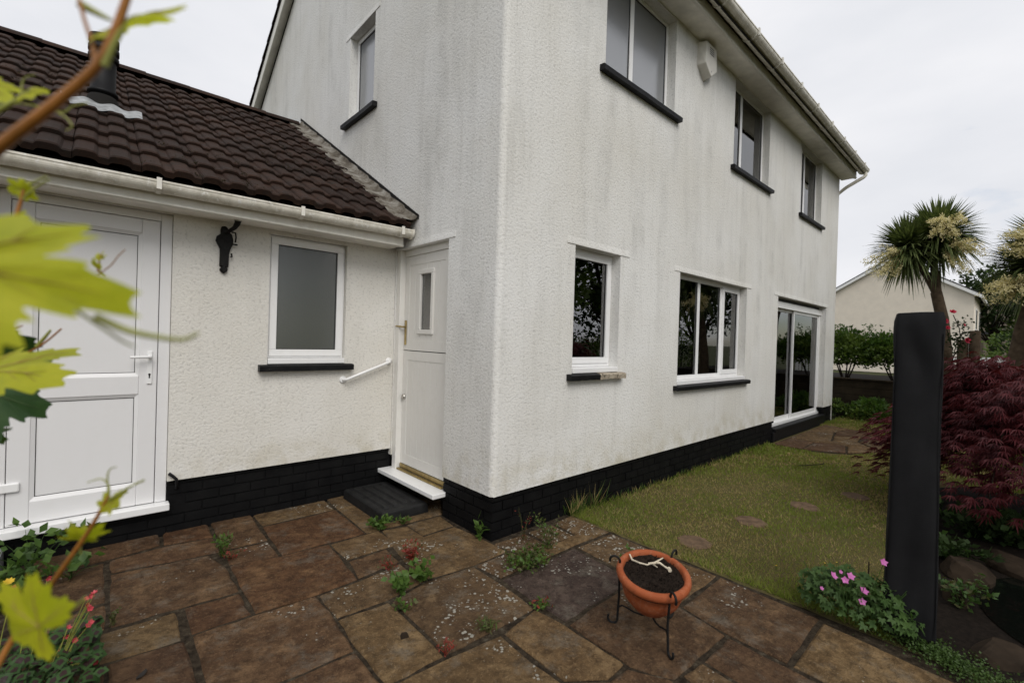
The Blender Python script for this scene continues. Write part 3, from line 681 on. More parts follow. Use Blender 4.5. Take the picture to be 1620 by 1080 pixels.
# sliding patio door
u0, u1, z0, z1 = WD; rec = 0.10; mb = MB()
pbox(mb, F, u0 + .002, u1 - .002, z0, z0 + .05, rec - .02, rec + .1); pbox(mb, F, u0 + .002, u1 - .002, z1 - .17, z1 - .06, rec - .02, rec + .1)
pbox(mb, F, u0 + .002, u0 + .06, z0 + .05, z1 - .17, rec, rec + .1); pbox(mb, F, u1 - .09, u1 - .002, z0 + .05, z1 - .17, rec, rec + .1)
sd = mb.build('patio_door', 'upvc', house, bevel=.004)
mb = MB(); pbox(mb, F, u0 + .002, u1 - .002, z1 - .058, z1 - .003, rec + .03, rec + .1); mb.build('dark_head_track', 'seal', sd)
mid = 7.28
for i, (a, b, dd) in enumerate(((u0 + .06, mid + .03, .05), (mid - .03, u1 - .09, .012))):
    s_ = MB(); t = .05; c, d = z0 + .05, z1 - .17; tm = .035
    la, lb = (t, tm) if i == 0 else (tm, t)
    pbox(s_, F, a, b, c, c + t + .02, rec + dd, rec + dd + .035); pbox(s_, F, a, b, d - t, d, rec + dd, rec + dd + .035)
    pbox(s_, F, a, a + la, c + t + .02, d - t, rec + dd, rec + dd + .035); pbox(s_, F, b - lb, b, c + t + .02, d - t, rec + dd, rec + dd + .035)
    lf_ = s_.build('sliding_leaf', 'upvc', sd, bevel=.003)
    gm = MB(); pbox(gm, F, a + la, b - lb, c + t + .02, d - t, rec + dd + .014, rec + dd + .02); gm.build('pane', 'glass', sd)
mb = MB(); pbox(mb, F, u0 - .05, u1 + .12, -.04, .145, -.012, .02); pbox(mb, F, u0 + .0, u1 + .02, .147, .198, -.03, .16); mb.build('door_step', 'black_paint', house, bevel=.008)

# stable door in the gable wall, in two leaves
y0, y1, z0, z1 = GD; rec = .055; zt = 0.235
mb = MB(); fw = .06
pbox(mb, G, y0 + .002, y0 + .045, zt, z1 - .002, rec, rec + .08); pbox(mb, G, y1 - .075, y1 - .002, zt - .09, z1 - .002, rec - .045, rec + .08); pbox(mb, G, y0 + .045, y1 - .075, z1 - .065, z1 - .002, rec, rec + .08)
sdoor = mb.build('stable_door', 'stable_paint', house, bevel=.004)
mb = MB(); mb.box(-0.115, .14, y0 - .04, y1 + .055, .165, .205)
mb.build('door_sill', 'upvc', sdoor, bevel=.006)
mb = MB(); pbox(mb, G, y0 + .045, y1 - .08, .206, .222, .02, .05); pbox(mb, G, y0 + .045, y1 - .08, .222, .262, .055, .075); mb.build('brass_weather_bar', 'brass', sdoor, bevel=.004)
a, b = y0 + .048, y1 - .078; dm = 1.40; d0 = rec + .012
def leaf_boards(mb, a, b, c, d, d0, hole=None):
    st = .085; pr = .010
    # stiles and rails stand proud of the boarded field
    pbox(mb, G, a, a + st, c, d, d0, d0 + .04); pbox(mb, G, b - st, b, c, d, d0, d0 + .04)
    pbox(mb, G, a + st, b - st, c, c + .10, d0, d0 + .04); pbox(mb, G, a + st, b - st, d - .09, d, d0, d0 + .04)
    n = 6; w = (b - a - 2 * st) / n
    for i in range(n):
        p, q = a + st + i * w + .0015, a + st + (i + 1) * w - .0015
        if hole and not (q < hole[0] or p > hole[1]):
            pbox(mb, G, p, q, c + .10, hole[2], d0 + .0035, d0 + .036); pbox(mb, G, p, q, hole[3], d - .09, d0 + .0035, d0 + .036)
            if p < hole[0] - .004: pbox(mb, G, p, hole[0], hole[2], hole[3], d0 + .0035, d0 + .036)
            if q > hole[1] + .004: pbox(mb, G, hole[1], q, hole[2], hole[3], d0 + .0035, d0 + .036)
        else: pbox(mb, G, p, q, c + .10, d - .09, d0 + .0035, d0 + .036)
    pbox(mb, G, a + st, b - st, c + .10, hole[2] if hole else d - .09, d0 + .02, d0 + .03)
mb = MB(); leaf_boards(mb, a, b, .265, dm - .004, d0); mb.build('lower_leaf', 'stable_paint', sdoor, bevel=.0015)
hole = (1.00, 1.25, 1.575, 2.175)
mb = MB(); leaf_boards(mb, a, b, dm + .004, z1 - .068, d0, hole); mb.build('upper_leaf', 'stable_paint', sdoor, bevel=.0015)
mb = MB()
for (p, q, r, s2) in ((hole[0] - .01, hole[1] + .01, hole[2] - .01, hole[2] + .034), (hole[0] - .01, hole[1] + .01, hole[3] - .034, hole[3] + .01), (hole[0] - .01, hole[0] + .034, hole[2] + .034, hole[3] - .034), (hole[1] - .034, hole[1] + .01, hole[2] + .034, hole[3] - .034)):
    pbox(mb, G, p, q, r, s2, d0 - .012, d0 + .035)
mb.build('light_frame', 'stable_paint', sdoor, bevel=.006)
mb = MB(); pbox(mb, G, hole[0] + .034, hole[1] - .034, hole[2] + .034, hole[3] - .034, d0 + .012, d0 + .018); mb.build('pane', 'glass', sdoor)
mb = MB()
for i in range(9): pbox(mb, G, hole[0] + .034 + i * .0185, hole[0] + .052 + i * .0185, hole[2] + .034, hole[3] - .034, d0 + .035 + .006 * (i % 2), d0 + .04 + .006 * (i % 2))
mb.build('net_curtain', 'carpet', sdoor)
mb = MB(); hy = b - .035; pbox(mb, G, hy - .016, hy + .016, 1.455, 1.70, d0 - .008, d0); mb.tube([(d0 - .008, hy, 1.635), (d0 - .05, hy, 1.635), (d0 - .056, hy + .01, 1.637), (d0 - .058, hy + .10, 1.642)], [.009, .009, .009, .007]); mb.build('handle', 'brass', sdoor, bevel=.003)
mb = MB(); mb.tube([(d0, hy - .005, .935), (d0 - .018, hy - .005, .935), (d0 - .022, hy - .005, .935)], [.026, .026, .02], 16); mb.build('lock', 'steel', sdoor)

# ---- extension front wall with window and utility door
EX0 = -4.3
UD = (-2.73, -1.83, 0.19, 2.40)
mb = MB(); wall(mb, E_, EX0, 0.0, 0.398, 2.52, [EW, UD], rec=.05)
for (xa, xb) in ((EX0, UD[0]), (UD[1], 0)): mb.quad((xa, EY + .035, .398), (xb, EY + .035, .398), (xb, EY, .398), (xa, EY, .398))
mb.quad((EX0, EY, 0), (EX0, 7.4, 0), (EX0, 7.4, 2.6), (EX0, EY, 2.6)); mb.add([(EX0, EY, 2.52), (EX0, 7.6, 2.52), (EX0, 4.65, 4.45)], [[0, 1, 2]])
mb.quad((EX0, 7.4, 0), (0, 7.4, 0), (0, 7.4, 2.6), (EX0, 7.4, 2.6)); mb.build('extension_wall', 'render_ext', house)
mb = MB(); mb.quad((EX0 + .1, 3.6, .2), (-.05, 3.6, .2), (-.05, 3.6, 2.5), (EX0 + .1, 3.6, 2.5)); mb.build('extension_lining', 'interior', house)
window(E_, EW, [EW[0], EW[1]], rec=.045, sash=(0,), glass_='obscure_dark', sill_over=0.07, fw=.03)
mb = MB(); u0, u1, z0, z1 = UD; rec = .03
pbox(mb, E_, u0 + .002, u0 + .07, z0 + .055, z1 - .002, rec, rec + .07); pbox(mb, E_, u1 - .07, u1 - .002, z0 + .055, z1 - .002, rec, rec + .07); pbox(mb, E_, u0 + .07, u1 - .07, z1 - .06, z1 - .002, rec, rec + .07)
ud = mb.build('utility_door', 'door_white', house, bevel=.004)
mb = MB(); pbox(mb, E_, u0 + .03, u1 + .015, z0 - .0, z0 + .052, -.045, .1); mb.build('door_sill', 'upvc', ud, bevel=.006)
mb = MB(); a, b, c, d = u0 + .073, u1 - .074, z0 + .058, z1 - .063; st = .105; d0 = rec + .004; mz0, mz1 = 1.06, 1.195
for (p, q, r, s2) in ((a, a + st, c, d), (b - st, b, c, d), (a + st, b - st, c, c + .145), (a + st, b - st, mz0, mz1), (a + st, b - st, d - .10, d)): pbox(mb, E_, p, q, r, s2, d0, d0 + .05)
lf_ = mb.build('door_leaf', 'door_white', ud, bevel=.005)
for (r, s2) in ((c + .145, mz0), (mz1, d - .10)):
    mb = MB(); p, q = a + st, b - st; w = .022; dd = d0 + .014
    mb.add([E_(x, z, t) for (x, z, t) in ((p, r, d0 + .004), (q, r, d0 + .004), (q, s2, d0 + .004), (p, s2, d0 + .004), (p + w, r + w, dd), (q - w, r + w, dd), (q - w, s2 - w, dd), (p + w, s2 - w, dd), (p + w, r + w, dd + .005), (q - w, r + w, dd + .005), (q - w, s2 - w, dd + .005), (p + w, s2 - w, dd + .005))],
           [[0, 1, 5, 4], [1, 2, 6, 5], [2, 3, 7, 6], [3, 0, 4, 7], [4, 5, 9, 8], [5, 6, 10, 9], [6, 7, 11, 10], [7, 4, 8, 11], [8, 9, 10, 11]])
    mb.build('door_panel', 'door_white', ud)
    g2 = MB(); e = .004
    for (x0, x1, q0, q1) in ((p + w, q - w, r + w, r + w + e), (p + w, q - w, s2 - w - e, s2 - w), (p + w, p + w + e, r + w, s2 - w), (q - w - e, q - w, r + w, s2 - w)): pbox(g2, E_, x0, x1, q0, q1, dd + .002, dd + .004)
    g2.build('panel_gasket', 'seal', ud)
mb = MB(); hx = b - .045; pbox(mb, E_, hx - .015, hx + .015, 1.135, 1.375, d0 - .010, d0); mb.tube([E_(hx, 1.335, d0 - .01), E_(hx, 1.335, d0 - .048), E_(hx - .012, 1.335, d0 - .055), E_(hx - .115, 1.333, d0 - .056)], [.011, .011, .011, .009], 10); hd = mb.build('handle', 'upvc', ud, bevel=.004)
mb = MB(); mb.tube([E_(hx, 1.205, d0 - .0105), E_(hx, 1.205, d0 - .0125)], .0075, 12); pbox(mb, E_, hx - .004, hx + .004, 1.178, 1.203, d0 - .0125, d0 - .0105); mb.build('keyhole', 'seal', ud)
for z in (0.50, 1.25, 2.05):
    mb = MB(); pbox(mb, E_, u0 + .02, u0 + .135, z - .03, z + .03, d0 - .02, d0 - .001); mb.build('hinge', 'upvc', ud, bevel=.008)
mb = MB(); mb.tube([E_(-1.822, .46, -.01), E_(-1.80, .44, -.018), E_(-1.775, .41, -.018), E_(-1.77, .36, -.012), E_(-1.77, .33, .02)], .011, 8); mb.build('black_pipe', 'black_paint', house)

# ---- extension roof
RP = math.atan(0.591); RY0, RZ0 = 1.272, 2.585; RIDGE_Y = 4.66
def roof_pt(x, s, h=0.0):     # s metres up the slope from the eaves line, h above the battens
    return (x, RY0 + s * math.cos(RP) - h * math.sin(RP), RZ0 + s * math.sin(RP) + h * math.cos(RP))
SL_LEN = (RIDGE_Y - RY0) / math.cos(RP)
mb = MB(); mb.quad(roof_pt(EX0 - .2, -.02, -.05), roof_pt(-.002, -.02, -.05), roof_pt(-.002, SL_LEN, -.05), roof_pt(EX0 - .2, SL_LEN, -.05))
top = roof_pt(0, SL_LEN, 0); mb.quad((EX0 - .2, top[1], top[2] - .05), (-.002, top[1], top[2] - .05), (-.002, 8.0, 2.6), (EX0 - .2, 8.0, 2.6))
eroof = mb.build('extension_roof', 'felt', house)
prof = [(0, .001), (.008, .013), (.020, .020), (.060, .023), (.096, .020), (.108, .012), (.118, .001), (.166, .0), (.174, .013), (.186, .020), (.226, .023), (.262, .020), (.274, .012), (.284, .001), (.327, 0)]
def tile_mesh(ln=.40, th=.046):
    mb = MB(); n = len(prof)
    vs_ = [(x, 0, z + th) for x, z in prof] + [(x, ln, z + th * .2) for x, z in prof] + [(x, .0, z - .002) for x, z in prof] + [(x, .012, z + th + .0) for x, z in prof]
    # rounded nose: nose verts pulled down a little
    vs_[:n] = [(x, -.001, z + th - .007) for x, z in prof]
    mb.add(vs_, [[3 * n + i, 3 * n + i + 1, n + i + 1, n + i] for i in range(n - 1)] + [[i, i + 1, 3 * n + i + 1, 3 * n + i] for i in range(n - 1)], 0, False)
    mb.add(vs_, [[2 * n + i, 2 * n + i + 1, i + 1, i] for i in range(n - 1)], 0, False)
    mb.add(vs_, [[0, 3 * n, n, 2 * n], [n - 1, 3 * n - 1, 2 * n - 1, 4 * n - 1]], 0, False)
    return mb.mesh('roof_tile', 'roof_tile')
tile_me = tile_mesh()
GAUGE = .322; TW = .331
rows = int(SL_LEN / GAUGE) + 1
for r_ in range(rows):
    s = r_ * GAUGE - .045; x = -.06 - TW
    if s + .3 > SL_LEN + .05: continue
    while x > EX0 - .25:
        p_ = roof_pt(x, s, RNG.uniform(0, .004))
        inst('roof_tile', tile_me, p_, eroof, rot=(RP + RNG.uniform(-.008, .008), RNG.uniform(-.006, .006), RNG.uniform(-.010, .010)))
        x -= TW
x = EX0 - .2                      # ridge tiles
rt = MB(); seg = 9
vs_ = [(xx, .155 * math.sin(t), .125 * math.cos(t) + hh) for xx, hh in ((0, 0), (.45, .006)) for t in np.linspace(-1.25, 1.25, seg)] + [(xx, .135 * math.sin(t), .105 * math.cos(t) + hh) for xx, hh in ((0, 0), (.45, .006)) for t in np.linspace(-1.25, 1.25, seg)]
rt.add(vs_, [[i, i + 1, seg + i + 1, seg + i] for i in range(seg - 1)], 0, True); rt.add(vs_, [[i, 2 * seg + i, 2 * seg + i + 1, i + 1] for i in range(seg - 1)] + [[seg + i, seg + i + 1, 3 * seg + i + 1, 3 * seg + i] for i in range(seg - 1)])
ridge_me = rt.mesh('ridge_tile', 'roof_tile'); rp = roof_pt(0, SL_LEN, 0)
while x < -.1:
    inst('ridge_tile', ridge_me, (x, rp[1] + .0, rp[2] - .045 + RNG.uniform(-.004, .006)), eroof, rot=(RNG.uniform(-.02, .02), RNG.uniform(-.012, .012), 0), scale=(min(1, (-.005 - x) / .455), 1, 1)); x += .443
# moss in the tile laps
C_, D_, N_ = [], [], []; fx0 = -2.235
for i in range(900):
    x = RNG.uniform(-3.6, -.2); r_ = RNG.integers(0, rows); s = r_ * GAUGE - .03 + abs(RNG.normal(0, .03))
    if s > SL_LEN: continue
    if math.sin(x * 3.1) * math.sin(s * 2.3 + 1) + RNG.uniform(-.7, .7) < .25: continue
    if abs(x - fx0) < .32 and .9 < s < 2.0: continue
    c0 = np.array(roof_pt(x, s, .050))
    for j in range(16): C_.append(c0 + RNG.normal(0, .010, 3)); D_.append(RNG.normal(0, 1, 3)); N_.append(RNG.normal(0, 1, 3))
V, F_ = leaf_arrays(np.array(C_), np.array(D_), np.array(N_), .009, .009); np_build('moss', V, F_, 'moss', eroof, kind='stuff')
# flashing dressed over the tiles against the gable wall
mb = MB(); nj, ni = 90, 9; vs_ = []
for j in range(nj + 1):
    s = -.02 + (SL_LEN + .02) * j / nj; wv = .20 + .008 * math.sin(s * 19) + .006 * math.sin(s * 41 + 1) + .01 * math.sin(s * 5)
    for i in range(ni + 1):
        t = i / ni; x = -wv + wv * t
        ph = ((s + .045) % GAUGE) / GAUGE; step = .018 * (1 - ph)
        hh = .056 + step + .010 * max(0, math.sin((x + .06) / .166 * 2 * PI)) + (0.06 * max(0, (t - .86) / .14))
        if t < .12: hh -= .014
        vs_.append(roof_pt(x if t < 1 else -.003, s, hh))
mb.add(vs_, [[j * (ni + 1) + i, j * (ni + 1) + i + 1, (j + 1) * (ni + 1) + i + 1, (j + 1) * (ni + 1) + i] for j in range(nj) for i in range(ni)], 0, True); mb.build('lead_flashing', 'lead', eroof)
mb = MB(); q0, q1 = roof_pt(0, -.03, .12), roof_pt(0, SL_LEN + .06, .12)
mb.add([(-.012, q0[1], q0[2] - .02), (.0, q0[1], q0[2] - .02), (0, q0[1], q0[2] + .02), (-.012, q0[1], q0[2] + .02), (-.012, q1[1], q1[2] - .02), (0, q1[1], q1[2] - .02), (0, q1[1], q1[2] + .02), (-.012, q1[1], q1[2] + .02)],
       [[0, 1, 2, 3], [4, 7, 6, 5], [0, 3, 7, 4], [3, 2, 6, 7], [0, 4, 5, 1]]); mb.build('flashing_chase', 'felt', eroof)
# flue
fx, fy, fz = -2.235, 2.56, 3.32
mb = MB(); mb.lathe([(.085, -.15), (.085, .16), (.10, .162), (.10, .185), (.083, .19), (.083, .44), (.083, .45)], (fx, fy, fz), 28); fl = mb.build('flue', 'flue', eroof)
mb = MB(); mb.lathe([(.083, .44), (.10, .445), (.10, .48), (.085, .485), (.085, .505), (.10, .51), (.10, .55), (.085, .555), (.085, .575), (.098, .58), (.098, .635), (.05, .66), (.0, .665)], (fx, fy, fz), 28); mb.build('flue_terminal', 'flue', eroof)
mb = MB(); mb.lathe([(.15, -.10), (.125, .0), (.10, .12), (.088, .14)], (fx, fy - .01, fz), 24); mb.build('flue_slate', 'felt', eroof)
mb = MB(); nn = 40; vs_ = []
for i in range(nn + 1):
    x = fx - .25 + .50 * i / nn
    for s_ in (0, 1, 2, 3):
        sl = ((fy - RY0) / math.cos(RP)) - .24 + .05 * s_
        vs_.append(roof_pt(x, sl + .012 * math.sin(x * 37), .062 + .010 * math.sin((x + .06) / .166 * 2 * PI) + .008 * s_))
mb.add(vs_, [[i * 4 + j, (i + 1) * 4 + j, (i + 1) * 4 + j + 1, i * 4 + j + 1] for i in range(nn) for j in range(3)], 0, True); mb.build('flue_apron', 'lead_new', eroof)

# eaves of the extension: fascia, soffit, gutter with clips
mb = MB(); mb.box(EX0 - .2, -.07, 1.34, 1.362, 2.395, 2.56); mb.box(EX0 - .2, -.07, 1.33, 1.342, 2.400, 2.415); mb.build('extension_fascia', 'fascia', house, bevel=.004)
mb = MB(); mb.box(EX0 - .2, -.072, 1.362, EY + .002, 2.41, 2.422); mb.build('extension_soffit', 'soffit', house)
def gutter_prof(r=.056, t=.004, lip=.012):
    o_ = [(-r, lip + .006), (-r - .004, lip + .004), (-r - .004, lip - .008), (-r, lip - .010)] + [(-r * math.cos(q), -r * 1.02 * math.sin(q)) for q in np.linspace(0, PI, 15)] + [(r, lip)]
    i_ = [(r - t, lip)] + [(-(r - t) * math.cos(q), -(r - t) * 1.0 * math.sin(q)) for q in np.linspace(PI, 0, 13)] + [(-r + t, lip + .006)]
    return o_ + i_
def gutter(y, z, x0, x1, fall, clips, name, endcap=None, k=1.0):
    poly = [(p * k, q * min(k, 1.15)) for p, q in gutter_prof()]; mb = MB(); n = len(poly); vs_ = []
    for x, zz in ((x0, z + fall), (x1, z)): vs_ += [(x, y + p, zz + q) for p, q in poly]
    mb.add(vs_, [[i, (i + 1) % n, n + (i + 1) % n, n + i] for i in range(n)], 0, False)
    gt = mb.build(name, 'gutter', house)
    cp = MB(); kz = min(k, 1.15); ar = [(-.062 * math.cos(q), -.064 * math.sin(q)) for q in np.linspace(-.25, PI, 14)]; ar2 = [(.93 * a_, .93 * b_) for a_, b_ in ar[::-1]]
    cp.prism(ar + ar2, 0, -.014, .014); cp.box(-.014, .014, -.070, -.058, -.045, .030); cme = cp.mesh('gutter_clip', 'fascia')
    for x in clips:
        zz = z + fall * (x1 - x) / (x1 - x0); inst('gutter_clip', cme, (x, y, zz), gt, scale=(1, k, min(k, 1.15)))
    for x in (endcap or []):
        ec = MB(); ec.prism([(-.063 * k * math.cos(q), -.066 * min(k, 1.15) * math.sin(q)) for q in np.linspace(0, PI, 16)] + [(.063 * k, .02), (-.063 * k, .02)], 0, x - .012, x + .012)
        e_ = ec.build('stop_end', 'gutter', gt); e_.location = (0, y, z)
    return gt
gutter(1.285, 2.535, EX0 - .2, -.03, -.035, [-3.9, -3.0, -1.955, -1.035, -.14], 'extension_gutter', [-.03])

# ---- main roof, eaves and verge
MP = math.atan(.605); MZ = 5.54
def mroof(x, y, h=0):  # front slope
    return (x, y - h * math.sin(MP), MZ + .605 * y + h * math.cos(MP))
AY = 3.78; AZ = MZ + .605 * AY
mb = MB(); x0, x1 = -.13, HX + .13
for sgn in (1, -1):
    ya = -.40 if sgn > 0 else 2 * AY + .40
    p0, p1 = (x0, ya, MZ - .605 * .40), (x1, ya, MZ - .605 * .40); q0, q1 = (x0, AY, AZ), (x1, AY, AZ)
    mb.quad(p0, p1, q1, q0); mb.quad(*[(a_[0], a_[1], a_[2] - .06) for a_ in (p0, p1, q1, q0)])
mroof_o = mb.build('main_roof', 'felt', house)
# verge tiles along both slopes of the gable and the eaves course over the gutter
for r_ in range(14):
    s = r_ * GAUGE - .06
    yv = -.40 + s * math.cos(MP); zv = MZ - .242 + s * math.sin(MP) + .01
    if yv < AY - .25: inst('roof_tile', tile_me, (-.15, yv, zv), mroof_o, rot=(MP, 0, 0))
    yb = 2 * AY + .40 - s * math.cos(MP)
    if yb > AY + .2: inst('roof_tile', tile_me, (-.15 + TW, yb, zv), mroof_o, rot=(MP, 0, PI))
x = -.15 + TW
while x < HX + .1:
    inst('roof_tile', tile_me, (x, -.405, MZ - .245 + .012), mroof_o, rot=(MP + RNG.uniform(-.01, .01), 0, 0)); x += TW
for (ya, yb) in ((-.26, AY), (2 * AY + .26, AY)):
    za, zb = MZ - .605 * .26, AZ; dz = .03; hb = .20
    for (xa, xb) in ((-.125, -.105), (HX + .105, HX + .125)):
        mb = MB(); v = [(x, y, z) for x in (xa, xb) for (y, z) in ((ya, za - dz), (yb, zb - dz), (yb, zb - dz - hb), (ya, za - dz - hb))]
        mb.add(v, [[0, 1, 2, 3], [4, 7, 6, 5], [0, 4, 5, 1], [3, 2, 6, 7], [0, 3, 7, 4], [1, 5, 6, 2]])
        mb.build('bargeboard', 'fascia', house)
for (ya, yb) in ((0.0, AY), (2 * AY, AY)):
    za, zb = MZ - .605 * (.0), AZ
    for (xa, xb) in ((-.105, .0), (HX, HX + .105)): MB().quad((xa, ya, za - .16), (xb, ya, za - .16), (xb, yb, zb - .16), (xa, yb, zb - .16)).build('verge_soffit', 'soffit', house)
mb = MB(); mb.box(-.13, HX + .13, -.245, .0, 5.185, 5.197); mb.build('main_soffit', 'soffit', house)
mb = MB(); mb.box(-.13, HX + .13, -.268, -.246, 5.17, 5.40); mb.box(-.13, HX + .13, -.276, -.266, 5.176, 5.19); mb.build('main_fascia', 'fascia', house, bevel=.004)
gutter(-.380, 5.318, -.15, HX + .18, .012, list(np.arange(.3, 9.7, .82)), 'main_gutter', [HX + .18], k=1.6)
mb = MB(); mb.tube([(HX + .12, -.425, 5.26), (HX + .12, -.425, 5.20), (HX + .10, -.40, 5.16), (HX + .05, -.12, 5.0), (HX + .045, -.05, 4.95), (HX + .045, .06, 4.85), (HX + .045, .06, 0.1)], .034, 12); mb.build('downpipe', 'gutter', house)

# ------------------------------------------------------------------ things fixed to the house
# wall handrail
mb = MB(); A, B = np.array(E_(-.51, 1.115, 0)), np.array(E_(-.045, 1.285, 0)); off = np.array([0, -.055, 0])
d_ = (B - A) / np.linalg.norm(B - A)
mb.tube([A, A + off * .6, A + off + d_ * .02, B + off - d_ * .02, B + off * .6, B], .0135, 10)
hr = mb.build('handrail', 'upvc', label='short sloping white handrail on the wall beside the stable door', cat='handrail')
for P_ in (A, B):
    mb = MB(); mb.tube([P_, P_ + np.array([0, -.008, 0]), P_ + np.array([0, -.012, 0])], [.034, .034, .024], 18); mb.build('flange', 'upvc', hr)
# cast-iron ornamental bracket
br = empty('wall_bracket', E_(-1.50, 2.0, 0), 'black cast-iron ornamental bracket on the extension wall between door and window', 'bracket')
prf = [(-1.503, 1.995), (-1.478, 2.018), (-1.476, 2.035), (-1.492, 2.045), (-1.472, 2.052), (-1.470, 2.15), (-1.462, 2.19), (-1.445, 2.23), (-1.442, 2.27), (-1.452, 2.31), (-1.478, 2.335), (-1.482, 2.36), (-1.50, 2.372), (-1.524, 2.366), (-1.53, 2.34), (-1.528, 2.31), (-1.555, 2.285), (-1.562, 2.25), (-1.548, 2.22), (-1.532, 2.19), (-1.532, 2.052), (-1.512, 2.045), (-1.53, 2.035), (-1.529, 2.018)]
mb = MB(); n = len(prf); vs_ = []
cx_, cz_ = -1.502, 2.19
for t, k in ((0.0, 1.0), (-.022, 1.0), (-.034, .82)): vs_ += [(cx_ + (x - cx_) * k, EY + t, z if k == 1 else cz_ + (z - cz_) * .96) for x, z in prf]
mb.add(vs_, [[r_ * n + i, r_ * n + (i + 1) % n, (r_ + 1) * n + (i + 1) % n, (r_ + 1) * n + i] for r_ in (0, 1) for i in range(n)] + [[2 * n + i for i in range(n)]]); mb.build('back_plate', 'iron', br, bevel=.003)
mb = MB(); mb.tube([E_(-1.50, 2.315, -.03), E_(-1.475, 2.335, -.06), E_(-1.452, 2.355, -.10), E_(-1.44, 2.385, -.13), E_(-1.437, 2.41, -.14)], [.012, .014, .016, .022, .024], 10); mb.build('arm', 'iron', br)
mb = MB(); mb.tube([E_(-1.437, 2.405, -.14), E_(-1.437, 2.425, -.145)], .027, 14); mb.tube([E_(-1.437, 2.427, -.145), E_(-1.437, 2.445, -.147)], .024, 14); mb.build('cup', 'steel', br)
mb = MB(); mb.tube([E_(-1.455, 2.33, -.03), E_(-1.435, 2.325, -.05), E_(-1.43, 2.29, -.05), E_(-1.432, 2.25, -.04)], .006, 8); mb.tube([E_(-1.445, 2.235, -.03), E_(-1.418, 2.232, -.045)], .006, 8); mb.tube([E_(-1.455, 2.16, -.03), E_(-1.452, 2.135, -.035), E_(-1.462, 2.13, -.03)], .006, 8); mb.build('scroll', 'iron', br)
# alarm box under the eaves
ab = empty('alarm_box', (3.2, 0, 4.75), 'pale alarm box with a pointed base on the wall under the eaves', 'alarm box')
mb = MB(); x0, x1 = 3.03, 3.33; xm = (x0 + x1) / 2
front = [(x0 + .02, 5.145), (x1 - .02, 5.145), (x1, 4.88), (xm, 4.765), (x0, 4.88)]
back = [(x0 - .02, 5.155), (x1 + .02, 5.155), (x1 + .02, 4.88), (xm, 4.745), (x0 - .02, 4.88)]
mb.add([(x, -.10, z) for x, z in front] + [(x, 0, z) for x, z in back], [[0, 1, 2, 3, 4]] + [[i, 5 + i, 5 + (i + 1) % 5, (i + 1) % 5] for i in range(5)])
mb.build('case', 'alarm_plastic', ab, bevel=.01)
for i in range(4):
    mb = MB(); mb.box(xm - .055, xm + .055, -.1015, -.0985, 5.02 + i * .024, 5.030 + i * .024); mb.build('vent_slot', 'seal', ab)
mb = MB(); mb.tube([(xm, -.099, 4.83), (xm, -.103, 4.83)], .009, 10); mb.build('screw', 'steel', ab)

# black plastic half step with ribbed top
hs = empty('half_step', (-.26, 1.2, 0), 'black ribbed plastic half step below the stable door', 'step')
mb = MB(); x0, x1, y0, y1, h = -.49, -.045, .80, 1.585, .088
b_ = [(x0, y0), (x1, y0), (x1, y1), (x0, y1)]; t_ = [(x0 + .02, y0 + .02), (x1 - .02, y0 + .02), (x1 - .02, y1 - .02), (x0 + .02, y1 - .02)]
mb.add([(x, y, .002) for x, y in b_] + [(x + (.006 if x < -.2 else -.006), y + (.006 if y < 1 else -.006), h - .014) for x, y in b_] + [(x, y, h) for x, y in t_], [[i, (i + 1) % 4, 4 + (i + 1) % 4, 4 + i] for i in range(4)] + [[4 + i, 4 + (i + 1) % 4, 8 + (i + 1) % 4, 8 + i] for i in range(4)] + [[8, 9, 10, 11]])
mb.build('body', 'rubber', hs, bevel=.006)
for i in range(4):
    xa = x0 + .055 + i * .088; mb = MB(); w = .05
    mb.add([(xa, y0 + .075, h), (xa + w, y0 + .075, h), (xa + w, y1 - .075, h), (xa, y1 - .075, h), (xa + .012, y0 + .09, h + .016), (xa + w - .012, y0 + .09, h + .016), (xa + w - .012, y1 - .09, h + .016), (xa + .012, y1 - .09, h + .016)], [[i_, (i_ + 1) % 4, 4 + (i_ + 1) % 4, 4 + i_] for i_ in range(4)] + [[4, 5, 6, 7]]); mb.build('rib', 'rubber', hs)

# ------------------------------------------------------------------ pot on its iron stand
PC = np.array([-.005, -1.385, 0.0])
st = empty('plant_stand', PC, 'black wrought-iron three-legged plant stand with scrolled feet', 'plant stand')
fA, fB, fC = gnd(979, 988), gnd(1056, 1036), gnd(1056, 981); fc = (fA + fB + fC) / 3; SC = np.array([fc[0], fc[1], 0])
TA = math.radians(11); tax = unit(np.array([CR[0], CR[1], 0.0]))
TM = Matrix.Translation(tuple(SC + np.array([0, 0, .25]))) @ Matrix.Rotation(TA, 4, Vector(tuple(tax))) @ Matrix.Translation(tuple(-(SC + np.array([0, 0, .25]))))
def tiltp(q): return np.array(TM @ Vector(tuple(float(c) for c in q))) + np.array([0, 0, .032])
mb = MB(); n = 48; mb.tube([tiltp(SC + np.array([.174 * math.cos(2 * PI * i / n), .174 * math.sin(2 * PI * i / n), .262])) for i in range(n + 1)], .006, 8); mb.build('ring', 'iron', st)
angs = [math.atan2(*(q - fc)[[1, 0]]) for q in (fA, fB, fC)]
